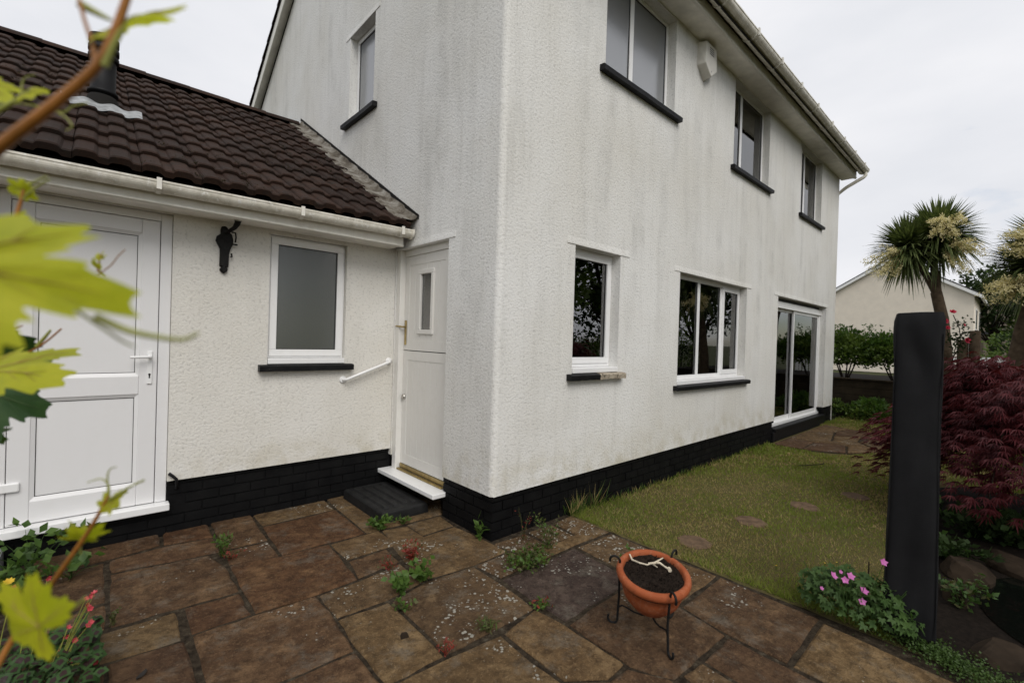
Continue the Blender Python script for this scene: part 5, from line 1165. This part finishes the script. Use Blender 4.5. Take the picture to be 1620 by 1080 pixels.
def shell_leaves(c, r, n, ln, wd, jit=.16, zmin=-.4, inner=.25):
    d = rdir(n); d[:, 2] = np.where(d[:, 2] < zmin, -d[:, 2] * .5, d[:, 2]); d = unit(d)
    bump_ = 1 + jit * np.sin(d[:, 0] * 9 + c[0]) * np.sin(d[:, 1] * 8 + c[1]) + jit * np.sin(d[:, 2] * 11 + d[:, 0] * 5)
    rad = (1 - inner * RNG.random(n) ** 2) * bump_
    C_ = np.array(c) + d * rad[:, None] * np.array(r); D_ = d + RNG.normal(0, .6, (n, 3)); D_[:, 2] += .25
    return leaf_arrays(C_, D_, d + RNG.normal(0, .5, (n, 3)), ln * RNG.uniform(.6, 1.25, n), wd * RNG.uniform(.7, 1.2, n), .12)
def shrub(name, c, r, n, ln, wd, mats, label, cat, group=None, lobes=6, shoots=0, base=None):
    root = empty(name, (c[0], c[1], base if base is not None else c[2] - r[2]), label, cat, group); parts_ = []
    for i in range(lobes):
        o_ = RNG.uniform(-.55, .55, 3) * np.array(r) if i else np.zeros(3); s_ = RNG.uniform(.5, .8) if i else .8
        V, F_ = shell_leaves(np.array(c) + o_, np.array(r) * s_, n // lobes, ln, wd); parts_.append((V, F_, i % len(mats)))
    if shoots:
        b = np.array(c) + RNG.uniform(-.8, .8, (shoots, 3)) * np.array([r[0], r[1], 0]) + np.array([0, 0, r[2] * .7]); k = RNG.integers(0, shoots, shoots * 14); t = RNG.random(shoots * 14)[:, None]
        C_ = b[k] + np.array([0, 0, r[2] * .55]) * t * (.5 + .5 * np.sin(k * 7.1)[:, None]) + RNG.normal(0, .012, (len(k), 3)); D_ = rdir(len(k), .2)
        V, F_ = leaf_arrays(C_, D_, rdir(len(k)), ln * .8, wd * .7); parts_.append((V, F_, len(mats) - 1))
    V, F_, mi = join_arrays(*parts_); np_build('foliage', V, F_, mats, root, mi=mi, kind='stuff')
    mb = MB()
    for i in range(5):
        a_ = i * 1.3; mb.tube([(c[0] + .05 * math.cos(a_), c[1] + .05 * math.sin(a_), root.location[2] - .02), (c[0] + r[0] * .35 * math.cos(a_), c[1] + r[1] * .35 * math.sin(a_), c[2] - r[2] * .2), (c[0] + r[0] * .6 * math.cos(a_), c[1] + r[1] * .6 * math.sin(a_), c[2] + r[2] * .4)], [.02, .014, .006], 5)
    mb.build('stems', 'bark_dark', root); return root
shrub('hedge_shrub', (11.75, -.75, 1.32), (.6, .7, .66), 7500, .085, .045, ['hedge', 'shrub_bright'], 'green hedge shrub on the sleeper wall nearest the black cover', 'shrub', 'hedge shrubs on the raised bed', shoots=26, base=.78)
shrub('hedge_shrub', (11.8, .25, 1.36), (.55, .65, .66), 7500, .085, .045, ['hedge', 'shrub_bright'], 'green hedge shrub on the sleeper wall next to the house corner', 'shrub', 'hedge shrubs on the raised bed', shoots=26, base=.78)
shrub('hedge_shrub', (11.9, 1.4, 1.36), (.55, .65, .66), 1200, .09, .045, ['hedge', 'shrub_bright'], 'green hedge shrub mostly hidden behind the house corner', 'shrub', 'hedge shrubs on the raised bed', base=.78)
shrub('bedding_shrub', (10.45, -.55, .22), (.36, .42, .26), 900, .11, .05, ['shrub_bright', 'hedge'], 'bright green leafy plant in front of the sleeper wall', 'shrub', base=0)
shrub('ivy_patch', (10.45, .05, .16), (.30, .32, .20), 700, .07, .04, ['tree_dark', 'hedge'], 'dark ivy-like plant at the far corner of the house', 'shrub', base=0)

# cordyline palms
def cordyline(base, trunk, heads, flowers, label, r0=.115):
    root = empty('cordyline_palm', base, label, 'palm', 'cordyline palms')
    mb = MB(); mb.tube(trunk[0], trunk[1], 12)
    mb.build('trunk', 'bark', root)
    for br_ in trunk[2]: MB().tube(br_[0], br_[1], 10).build('branch', 'bark', root)
    for (c, ln, n, seed) in heads:
        c = np.array(c); d = rdir(n, -1); d[:, 2] = d[:, 2] * .75 + .32; d = unit(d); L_ = ln * RNG.uniform(.75, 1.1, n)
        side = unit(np.cross(d, [0, 0, 1.0]) + RNG.normal(0, .08, (n, 3))); Vs = []
        for t, w, dr in ((.04, .35, 0), (.4, 1.0, .03), (.75, .75, .12), (1.0, .05, .26)):
            p_ = c + d * (L_ * t)[:, None] - np.array([0, 0, 1.0]) * (L_ * dr * np.clip(1.1 - d[:, 2], .2, 1.6))[:, None]
            Vs += [p_ - side * (.023 * w), p_ + side * (.023 * w)]
        V = np.stack(Vs, 1).reshape(-1, 3); b = (np.arange(n) * 8)[:, None]
        F_ = np.concatenate([b + np.array([[2 * q, 2 * q + 1, 2 * q + 3, 2 * q + 2]]) for q in range(3)], 1).reshape(-1, 4)
        np_build('leaf_rosette', V, F_, 'cordyline', root)
    for (c, r_, drop) in flowers:
        c = np.array(c); m_ = 42; parts_ = []; tips_ = c + rdir(m_) * np.array(r_) * RNG.uniform(.7, 1.05, (m_, 1)) ; org = c + np.array(drop)
        n = 60; t = np.tile(np.linspace(.25, 1, n), m_)[:, None]; tp = np.repeat(tips_, n, 0); P_ = org + (tp - org) * t + RNG.normal(0, .018, (n * m_, 3)) + np.array([0, 0, -.10]) * t * t
        V, F_ = leaf_arrays(P_, rdir(n * m_), rdir(n * m_), RNG.uniform(.03, .055, n * m_), .020, .1); np_build('flower_panicle', V, F_, 'cordyline_flower', root)
X = 11.6
def c1(px, py, dx=0): return on(px, py, 0, X + dx)
t0 = c1(1497, 620); fork = c1(1481, 462)
cordyline((t0[0], t0[1], .8), ([(t0[0], t0[1] - .01, .78), c1(1497, 575), c1(1491, 505), fork], [.14, .118, .110, .10],
          [([fork, c1(1468, 438), c1(1452, 416), c1(1440, 402)], [.085, .075, .07, .065]), ([c1(1483, 472), c1(1480, 440), c1(1477, 415), c1(1478, 392)], [.09, .08, .07, .065])]),
          [(c1(1436, 392, -.1), .82, 850, 1), (c1(1484, 374, .1), .90, 1000, 2)],
          [(c1(1396, 408, -.85), (.46, .38, .44), (.7, -.35, .15)), (c1(1499, 350, -.75), (.34, .40, .30), (.6, .1, .1)), (c1(1530, 396, -.55), (.34, .34, .40), (.5, .35, .1))],
          'cordyline palm with a forked trunk and cream flowers left of the rose')
X = 9.6
t0 = c1(1600, 640); 
cordyline((t0[0], t0[1], 0), ([(t0[0] - .0, t0[1] + .02, -.02), c1(1603, 590), c1(1618, 520), c1(1640, 440)], [.13, .115, .105, .09],
          [([c1(1622, 500), c1(1650, 450), c1(1668, 400)], [.08, .07, .06])]),
          [(c1(1640, 425), .80, 900, 3), (c1(1665, 390), .78, 700, 4)],
          [(c1(1598, 452, -.75), (.36, .38, .27), (.6, -.2, .1)), (c1(1618, 372, -.7), (.32, .32, .28), (.6, -.2, 0))],
          'cordyline palm with cream flowers cut off by the right edge')
# two cut trunks
X = 11.3
for (px, top, lb, w) in ((1524, 538, 'cut palm stump behind the rose bush', .085), (1543, 524, 'taller cut palm stump right of the rose bush', .085)):
    b = c1(px - 3, 590); tp = c1(px, top); mb = MB(); mb.tube([(b[0], b[1], .78), b, tp, tp + np.array([0, 0, .01])], [w * 1.1, w * 1.05, w, w * .9], 12); mb.build('palm_stump', 'bark', label=lb, cat='stump', group='cut palm stumps')
# rose
X = 10.85
rb = c1(1500, 640); ros = empty('rose_bush', (rb[0], rb[1], .8), 'straggly rose with crimson blooms in front of the palm trunk', 'rose')
mb = MB()
for pts in ([(1500, 600), (1508, 565), (1520, 545), (1518, 520), (1508, 498)], [(1508, 565), (1515, 535), (1525, 525)], [(1518, 540), (1527, 545)], [(1508, 555), (1500, 530), (1496, 512)]):
    mb.tube([c1(*q) for q in pts], .008, 5)
mb.tube([(rb[0], rb[1], .78), c1(1500, 600)], .012, 5); mb.build('canes', 'bark_dark', ros)
pts = np.array([c1(*q) for q in ((1518, 518), (1512, 535), (1525, 528), (1520, 545), (1508, 540), (1530, 532), (1516, 552), (1504, 536), (1523, 510))]); n = 230; k = RNG.integers(0, len(pts), n)
V, F_ = leaf_arrays(pts[k] + RNG.normal(0, .055, (n, 3)), rdir(n), rdir(n, .1), .06, .04); np_build('foliage', V, F_, 'tree_dark', ros, kind='stuff')
for (px, py, r_) in ((1507, 494, .075), (1496, 508, .065), (1499, 519, .06), (1525, 514, .04), (1530, 539, .075)):
    c_ = c1(px, py, -.06)
    for q in range(2): flower(ros, c_ + np.array([0, 0, .01 * q]), r_ * (1 - .25 * q), 'petal_rose', toward + RNG.normal(0, .3, 3) + np.array([0, 0, .5]), 7, .5 + .4 * q, 'bloom')

# ------------------------------------------------------------------ beyond the garden
def simple_house(name, gx, ya, yb, depth, eave, ridge, wallm, label, windows=(), ridge_y=None, door=()):
    h = empty(name, (gx + depth / 2, (ya + yb) / 2, 0), label, 'house'); ym = ridge_y if ridge_y is not None else (ya + yb) / 2
    mb = MB(); v = [(x, y, z) for x in (gx, gx + depth) for (y, z) in ((ya, 0), (yb, 0), (yb, eave), (ym, ridge), (ya, eave))]
    mb.add(v, [[0, 1, 2, 3, 4], [9, 8, 7, 6, 5], [0, 4, 9, 5], [1, 6, 7, 2]]); mb.build('wall', wallm, h)
    mb = MB()
    for yy in (ya, yb):
        sg = -1 if yy == min(ya, yb) else 1; sl = (ridge - eave) / abs(ym - yy); ye = yy + sg * .35; ze = eave - sl * .35
        v = [(gx - .25, ye, ze + .05), (gx - .25, ym, ridge + .05), (gx + depth + .25, ym, ridge + .05), (gx + depth + .25, ye, ze + .05)]
        mb.add(v + [(a_, b_, c_ + .10) for a_, b_, c_ in v], [[0, 1, 2, 3], [4, 7, 6, 5], [0, 4, 5, 1], [0, 3, 7, 4], [3, 2, 6, 7]])
    rf = mb.build('roof', 'neighbour_roof', h)
    for yy in (ya, yb):
        sg = -1 if yy == min(ya, yb) else 1; sl = (ridge - eave) / abs(ym - yy); ye = yy + sg * .33; ze = eave - sl * .33
        mb = MB(); v = [(gx - .27, ye, ze - .14), (gx - .27, ym, ridge - .14), (gx - .27, ym, ridge + .06), (gx - .27, ye, ze + .06)]
        mb.add(v + [(a_ + .05, b_, c_) for a_, b_, c_ in v], [[0, 1, 2, 3], [0, 4, 5, 1], [4, 7, 6, 5]]); mb.build('bargeboard', 'white_paint', h)
        mb = MB(); mb.box(gx - .25, gx + depth + .2, ye + sg * .0 - .06, ye + sg * .0 + .06, ze - .12, ze + .04); mb.build('gutter', 'white_paint', h)
    for (x0, x1, z0, z1) in windows:
        mb = MB(); y_ = min(ya, yb); mb.box(x0, x1, y_ - .03, y_ + .02, z0, z1); w_ = mb.build('window', 'white_paint', h)
        mb = MB(); mb.box(x0 + .1, x1 - .1, y_ - .04, y_ - .031, z0 + .1, z1 - .1); mb.build('pane', 'obscure_dark', w_)
        mb = MB(); mb.box(x0 - .1, x1 + .1, y_ - .12, y_ + .0, z0 - .1, z0); mb.build('sill', 'black_paint', w_)
    return h
simple_house('neighbour_house', 38, -.80, 7.3, 9, 5.25, 7.75, 'neighbour_wall', 'cream rendered neighbouring house seen gable end on behind the palm', [(39.5, 40.9, 3.0, 4.4), (43, 44.6, 3.0, 4.4)])
h2 = simple_house('brown_house', 62, -3.9, 3.4, 9, 5.6, 8.0, 'neighbour_brown', 'brown-walled house behind the cream neighbouring house', ridge_y=.2)
mb = MB(); mb.box(57, 62, -4.4, -.4, 3.2, 3.5); mb.build('porch_roof', 'neighbour_roof', h2); mb = MB(); mb.box(57.2, 62, -4.2, -.6, 0, 3.2); mb.build('porch_wall', 'neighbour_brown', h2)
# picket fence
fe = empty('picket_fence', (21, -2.2, 0), 'white picket fence beyond the maple', 'fence')
for i in range(20):
    mb = MB(); y = -3.6 + i * .13; mb.box(21, 21.02, y, y + .085, .0, 1.40); mb.build('picket', 'white_paint', fe)
for z in (.4, 1.25): MB().box(21.02, 21.06, -3.65, -1.0, z, z + .09).build('rail', 'white_paint', fe)
for y in (-3.7, -1.0): MB().box(21.0, 21.1, y - .05, y + .05, 0, 1.6).build('post', 'white_paint', fe)

def tree(c, h, r, n, leaf, label, mats=('tree_dark', 'hedge'), lobes=14, name='broadleaf_tree', group='trees round the garden', trunk_r=.16, mixp=.15):
    c = np.array(c); root = empty(name, c, label, 'tree', group); mb = MB()
    mb.tube([c + np.array([0, 0, -.05]), c + np.array([.05, .05, h * .3]), c + np.array([0, -.05, h * .7])], [trunk_r, trunk_r * .75, trunk_r * .3], 8); mb.build('trunk', 'bark_dark', root)
    lm = MB(); parts_ = []
    for i in range(lobes):
        a_ = i * 2.4; rr = r * RNG.uniform(.25, .8); z = h * RNG.uniform(.32, .88); e = c + np.array([math.cos(a_) * rr, math.sin(a_) * rr, z]); lm.tube([c + np.array([0, 0, h * .25]), (c + e) / 2 + np.array([0, 0, h * .15]), e], [trunk_r * .4, trunk_r * .25, .02], 5)
        s_ = r * RNG.uniform(.32, .55); V, F_ = shell_leaves(e, (s_, s_, s_ * .75), n // lobes, leaf, leaf * .55, .2, -1, .7); parts_.append((V, F_, int(RNG.random() < mixp)))
    lm.build('limbs', 'bark_dark', root); V, F_, mi = join_arrays(*parts_); np_build('crown', V, F_, list(mats), root, mi=mi, kind='stuff')
tree((47, -1.4, 0), 8.2, 2.6, 4200, .34, 'dark broadleaf tree right of the cream house roof'); tree((46, -5.2, 0), 8.0, 3.2, 3600, .36, 'dark broadleaf tree behind the right-hand palm')
shrub('far_hedge', (27, -3.0, 1.3), (1.6, 1.5, 1.25), 2600, .16, .09, ['tree_dark', 'hedge'], 'dark green clipped hedge beyond the picket fence', 'hedge', base=0)
# the other side of the garden: seen in the window panes and shading the beds
tree((7.5, -8.2, 0), 7.5, 3.0, 9000, .27, 'tall dark tree across the lawn reflected in the narrow window'); tree((13.5, -8.6, 0), 8.5, 3.4, 9000, .29, 'tall dark tree across the lawn reflected in the three-pane window')
tree((2.6, -9.2, 0), 7.0, 2.8, 5000, .20, 'dark tree at the near end of the far boundary'); tree((20, -8.0, 0), 6.5, 3.0, 5000, .22, 'dark tree at the far corner of the garden')
for i, x in enumerate((4.2, 6.2, 8.2, 10.2, 12.2, 14.2, 16.2)):
    shrub('boundary_shrub', (x, -6.6, .95), (1.2, .7, .95), 1300, .12, .06, ['tree_dark', 'hedge'], 'shrub of the boundary hedge opposite the house, %s from the patio end' % ['first', 'second', 'third', 'fourth', 'fifth', 'sixth', 'seventh'][i], 'shrub', 'boundary hedge shrubs', base=0)

# ------------------------------------------------------------------ grapevine at the left, close to the lens
vine = empty('grapevine', (-2.75, -2.15, 0), 'grapevine with lime green leaves close to the camera at the left', 'vine')
def vine_leaf_mesh(var, mats):
    rr = random.Random(var); nO = 220; lob = [(0, 1.0), (.98, .92), (-.98, .90), (1.95, .74), (-1.95, .76)]
    def rad(t):
        v = .30
        for (a_, l_) in lob:
            dlt = abs((t - a_ + PI) % (2 * PI) - PI); v = max(v, l_ * max(0, 1 - .52 * (dlt / .62) ** 1.15))
        v = v if abs(t) < 2.55 else v * max(.12, ((PI - abs(t)) / (PI - 2.55)) ** .7)
        return v
    pts = []
    for i in range(nO):
        t = -PI + 2 * PI * i / nO; tooth = .15 * (1 - abs(((t * 4.2 + var) % 1.0) * 2 - 1)) ** 1.3 + .012 * math.sin(t * 31 + var)
        pts.append((t, rad(t) * (1 + tooth * 1.3) * (1 + rr.uniform(-.015, .015))))
    mb = MB(); vs_ = []; rings = (.33, .66, 1.0)
    def P(t, r_):
        x, y = r_ * math.cos(t), r_ * math.sin(t); z = -.16 * r_ * r_ + .05 * math.sin(5 * t) * r_ + .03 * math.sin(x * 9 + var) * r_
        return (x, y, z)
    for k_ in rings: vs_ += [P(t, r_ * k_) for t, r_ in pts]
    vs_.append((0, 0, 0)); c_ = len(vs_) - 1
    mb.add(vs_, [[c_, i, (i + 1) % nO] for i in range(nO)] + [[q * nO + i, (q + 1) * nO + i, (q + 1) * nO + (i + 1) % nO, q * nO + (i + 1) % nO] for q in (0, 1) for i in range(nO)], 0, True)
    for (a_, l_) in lob:
        mb.tube([tuple(np.array(P(a_, l_ * k_)) + np.array([0, 0, .006])) for k_ in (0, .25, .5, .75, .93)], [.014, .012, .009, .006, .002], 5, 1)
        for s_ in (-1, 1):
            for k0 in (.3, .52):
                b = np.array(P(a_, l_ * k0)); e = np.array(P(a_ + s_ * (.26 if k0 < .5 else .17), l_ * (k0 + .30))); mb.tube([b + np.array([0, 0, .004]), e + np.array([0, 0, .003])], [.006, .0015], 4, 1)
    return mb.mesh('leaf', mats)
VL = {k: [vine_leaf_mesh(i * 3 + 1, [m1, m2]) for i in range(2)] for k, m1, m2 in (('lime', 'vine_lime', 'vine_vein'), ('green', 'vine_green', 'vine_vein_dark'), ('dark', 'vine_dark', 'vine_vein_dark'))}
def vleaf(b, t, depth, kind, tilt=0.0, roll=0.0, var=0, wide=1.0, dtip=0.0):
    """leaf with its stalk end at pixel b and its tip at pixel t; depth in metres along the view axis"""
    B = dep(b[0], b[1], depth); T_ = dep(t[0], t[1], depth + dtip); ax = T_ - B; ln = np.linalg.norm(ax); ax = ax / ln; ln *= .86
    nr = -CF - ax * (-CF @ ax); nr /= np.linalg.norm(nr); sd_ = np.cross(nr, ax)
    nr2 = nr * math.cos(tilt) + sd_ * math.sin(tilt); sd2 = np.cross(nr2, ax)
    o = bpy.data.objects.new('leaf', VL[kind][var % 2]); COL.objects.link(o); o.parent = vine; o.matrix_parent_inverse = Matrix.Translation(-vine.location)
    mtx = Matrix.Identity(4)
    for i in range(3): mtx[i][0], mtx[i][1], mtx[i][2], mtx[i][3] = ax[i] * ln, sd2[i] * ln * wide, nr2[i] * ln, B[i]
    o.matrix_basis = mtx; return B
def vcane(pts, depth, w0, w1, name='cane', mat='cane'):
    P_ = [dep(p[0], p[1], depth if len(p) < 3 else p[2]) for p in pts]
    # smooth through the points
    Q_ = []
    for i in range(len(P_) - 1):
        p0, p1, p2, p3 = P_[max(i - 1, 0)], P_[i], P_[i + 1], P_[min(i + 2, len(P_) - 1)]
        for t in np.linspace(0, 1, 7)[:-1]: Q_.append(.5 * ((2 * p1) + (-p0 + p2) * t + (2 * p0 - 5 * p1 + 4 * p2 - p3) * t * t + (-p0 + 3 * p1 - 3 * p2 + p3) * t ** 3))
    Q_.append(P_[-1]); n = len(Q_); dd = [(q - CAM) @ CF for q in Q_]
    MB().tube(Q_, [(w0 + (w1 - w0) * i / (n - 1)) * .5 * dd[i] / FPX for i in range(n)], 8).build(name, mat, vine)
# old stem rising outside the frame, then the canes that cross the view
vst = vine.location
MB().tube([(-2.75, -2.15, -.04), (-2.72, -2.16, .5), (-2.66, -2.2, 1.1), dep(-140, 420, .46), dep(-60, 290, .44)], [.02, .018, .014, .010, .007], 8).build('trunk', 'cane', vine)
vcane([(-60, 290), (0, 232), (80, 170), (150, 108), (180, 55), (208, -25)], .44, 21, 11)
vcane([(150, 100), (146, 70), (133, 30), (122, -15)], .44, 7, 5, mat='cane')
vcane([(165, 105), (185, 60), (200, 40)], .44, 12, 5, 'petiole', 'cane_green')
vcane([(128, 8), (155, 22), (175, 32)], .45, 14, 5, 'tendril', 'cane_green')
vleaf((190, 40), (292, -12), .46, 'lime', .9, var=1, wide=.75)
vleaf((-105, 415), (208, 462), .36, 'lime', .35, var=0, wide=.56)
vcane([(-75, 428), (-120, 420)], .40, 6, 6, 'petiole', 'cane')
vcane([(150, 500, .38), (200, 522, .39), (250, 533, .39), (290, 537, .40), (313, 527, .40)], .40, 12, 5, 'tendril', 'cane_green')
vcane([(120, 490, .39), (165, 520, .39), (195, 540, .4), (213, 548, .4)], .40, 6, 3, 'tendril', 'cane_green')
vleaf((-25, 588), (112, 584), .75, 'lime', 1.05, var=1); vleaf((-14, 622), (72, 650), 1.0, 'dark', .3, var=0, wide=1.15); vleaf((-30, 540), (58, 548), 1.0, 'dark', -.5, var=1)
vleaf((42, 575), (82, 556), 1.0, 'dark', 1.2, var=0, wide=.8); vleaf((-30, 690), (10, 694), 1.0, 'green', 1.0, var=0)
vcane([(-30, 570), (20, 565), (62, 548), (97, 520)], 1.0, 4, 2.5); vcane([(58, 548), (72, 532), (80, 522)], 1.0, 6, 3, 'shoot', 'cane_green'); vcane([(10, 524), (36, 515)], 1.0, 2.5, 2)
# growing tips
def shoot(px, py, depth, size, kind='lime', n=4, a0=0.0):
    for i in range(n):
        a_ = a0 + (i - (n - 1) / 2) * .75; vleaf((px, py), (px + size * math.cos(a_) * RNG.uniform(.7, 1.1), py - size * math.sin(a_) * RNG.uniform(.7, 1.1)), depth, kind, RNG.uniform(-.9, .9), var=i, wide=.7)
vcane([(75, 932), (105, 890), (140, 840), (165, 797), (172, 783)], .70, 9, 4); vcane([(75, 932), (20, 1010), (-40, 1120, .66)], .70, 9, 10)
vcane([(172, 785), (172, 768), (160, 757), (138, 763)], .70, 3, 1.5, 'tendril', 'cane_green'); vcane([(172, 785), (170, 755), (174, 742), (184, 738)], .70, 3, 1.5, 'tendril', 'cane_green'); vcane([(172, 790), (190, 780), (205, 770), (228, 759)], .70, 5, 3, 'tendril', 'cane_green')
vleaf((176, 795), (198, 772), .70, 'lime', .7, var=0, wide=.8); vleaf((172, 800), (164, 776), .70, 'lime', -.4, var=1, wide=.8)
vleaf((130, 850), (100, 824), .72, 'lime', 1.1, var=1, wide=1.1); vleaf((130, 850), (166, 832), .72, 'lime', -1.1, var=0, wide=1.1); vcane([(128, 876), (127, 860), (130, 848)], .71, 3.5, 3, 'petiole', 'cane_green')
vleaf((62, 990), (-28, 935), .52, 'lime', .2, var=1, wide=1.0); vcane([(62, 990), (90, 978), (118, 960), (135, 945)], .54, 5, 4, 'petiole', 'cane_green')
vcane([(-20, 185), (25, 160), (48, 143)], .62, 9, 5, 'shoot', 'cane_green'); vleaf((42, 146), (76, 140), .62, 'lime', .6, var=0, wide=.8); vleaf((-25, 130), (24, 160), .62, 'lime', .8, var=1, wide=.8)
vcane([(-10, 165), (40, 165), (75, 173), (100, 178), (116, 168), (140, 163)], .62, 4, 2, 'tendril', 'cane_green'); vcane([(82, 174), (104, 186), (114, 200), (104, 207)], .62, 2.5, 1.5, 'tendril', 'cane_green'); vcane([(34, 148), (36, 128), (45, 121), (56, 119)], .62, 3, 1.5, 'tendril', 'cane_green')
vcane([(22, 352), (32, 322), (38, 300)], .66, 6, 4, 'shoot', 'cane'); vleaf((38, 302), (4, 302), .66, 'lime', .7, var=0, wide=.8); vleaf((38, 302), (28, 278), .66, 'lime', -.3, var=1, wide=.7); vleaf((26, 345), (46, 342), .66, 'lime', .3, var=1); vcane([(34, 316), (58, 296), (78, 284)], .66, 3.5, 3, 'tendril', 'cane_green'); vcane([(38, 298), (55, 288), (74, 279)], .66, 4, 3, 'tendril', 'cane_green')
vcane([(155, 430), (157, 415), (160, 402)], .80, 3, 2, 'shoot', 'cane'); vcane([(155, 434), (175, 420), (187, 405), (198, 395)], .80, 2, 1.5, 'tendril', 'cane'); shoot(158, 408, .80, 14, 'lime', 4, 1.57); vleaf((156, 425), (138, 412), .80, 'lime', .8, var=0)

# ------------------------------------------------------------------ oxalis and the weedy bed by the utility door
ox = empty('oxalis', (-2.45, .05, 0), 'clover-leaved oxalis with coral pink flowers in the bottom left corner', 'flower plant')
n = 430; X = RNG.uniform(-2.72, -2.22, n); Yp = RNG.uniform(-.42, .32, n); dd = np.clip((X + 2.3) / .12, 0, 1); Zp = .05 + .13 * RNG.random(n) - .05 * dd
C_ = np.stack([X, Yp, Zp], 1); up = unit(np.array([[-.1, -.35, 1.0]]) + RNG.normal(0, .3, (n, 3))); s0 = unit(np.cross(up, rdir(n))); t0 = np.cross(up, s0); parts_ = []
for q in range(4):
    d = s0 * math.cos(q * PI / 2) + t0 * math.sin(q * PI / 2); ln = RNG.uniform(.022, .034, n)
    tip = unit(d)
    V, F_ = leaf_arrays(C_, d, up, ln, ln * 1.15, .1, .1); parts_.append((V, F_, 0)); V, F_ = leaf_arrays(C_ + up * .0012, d, up, ln * .5, ln * .62, .1, .1); parts_.append((V, F_, 1))
V, F_, mi = join_arrays(*parts_); np_build('foliage', V, F_, ['oxalis_leaf', 'oxalis_dark'], ox, mi=mi, kind='stuff')
for (px, py) in ((143, 943), (150, 938), (135, 948), (143, 962), (137, 958), (143, 985), (140, 989), (107, 993), (104, 1005), (117, 1013), (98, 1030), (82, 1052), (110, 1046), (66, 1042), (137, 1050), (152, 1046), (75, 914), (57, 920), (20, 930), (14, 962), (80, 963), (88, 1062)):
    c_ = dep(px, py, (np.array([-2.38, .1, .15]) - CAM) @ CF); c_[2] = max(c_[2], .06); b0 = np.array([c_[0] - .03 - RNG.uniform(0, .05), c_[1] - .02, .03])
    if px > 130: b0 = np.array([-2.36, .05, .06])
    stem(ox, [b0, (b0 + c_) / 2 + np.array([0, 0, .025]), c_], .0014, 'cane_green'); flower(ox, c_, .016, 'petal_coral', np.array([.2, -.5, .4]) + RNG.normal(0, .4, 3), 5, .9)
bd = ((-2.52, 1.36, 'bramble-leaved weed growing against the utility door sill', 60, .24, .20), (-2.62, 1.0, 'dark weedy clump at the left edge below the utility door', 90, .20, .18), (-2.34, 1.22, 'small leafy weed right of the utility door bramble', 26, .10, .12))
for (x, y, lb, n, h, w) in bd: tuft('door_weed', (x, y), n, h, w, ['geranium', 'weed', 'geranium'], .25, lb, 'weed', 'weeds by the utility door', lw=.032, ll=.05, stems=9)
fx_ = gnd(12, 900); 
rr_ = empty('orange_flower_weed', (-2.66, .8, 0), 'faded orange flower head among the weeds at the left edge', 'flower'); cc = dep(14, 920, (np.array([-2.62, .8, .1]) - CAM) @ CF)
stem(rr_, [np.array([cc[0], cc[1], 0]), cc], .002, 'weed_olive'); flower(rr_, cc, .025, 'petal_yellow', (0, -.4, 1), 8, .3)
mb = MB(); b = gnd(4, 868); mb.prism([(-2.92, -.02), (-2.65, -.02), (-2.655, .13), (-2.68, .145), (-2.92, .145)], 1, 1.40, 1.60); mb.build('concrete_block', 'lead_new', label='grey block at the left edge below the utility door sill', cat='block')
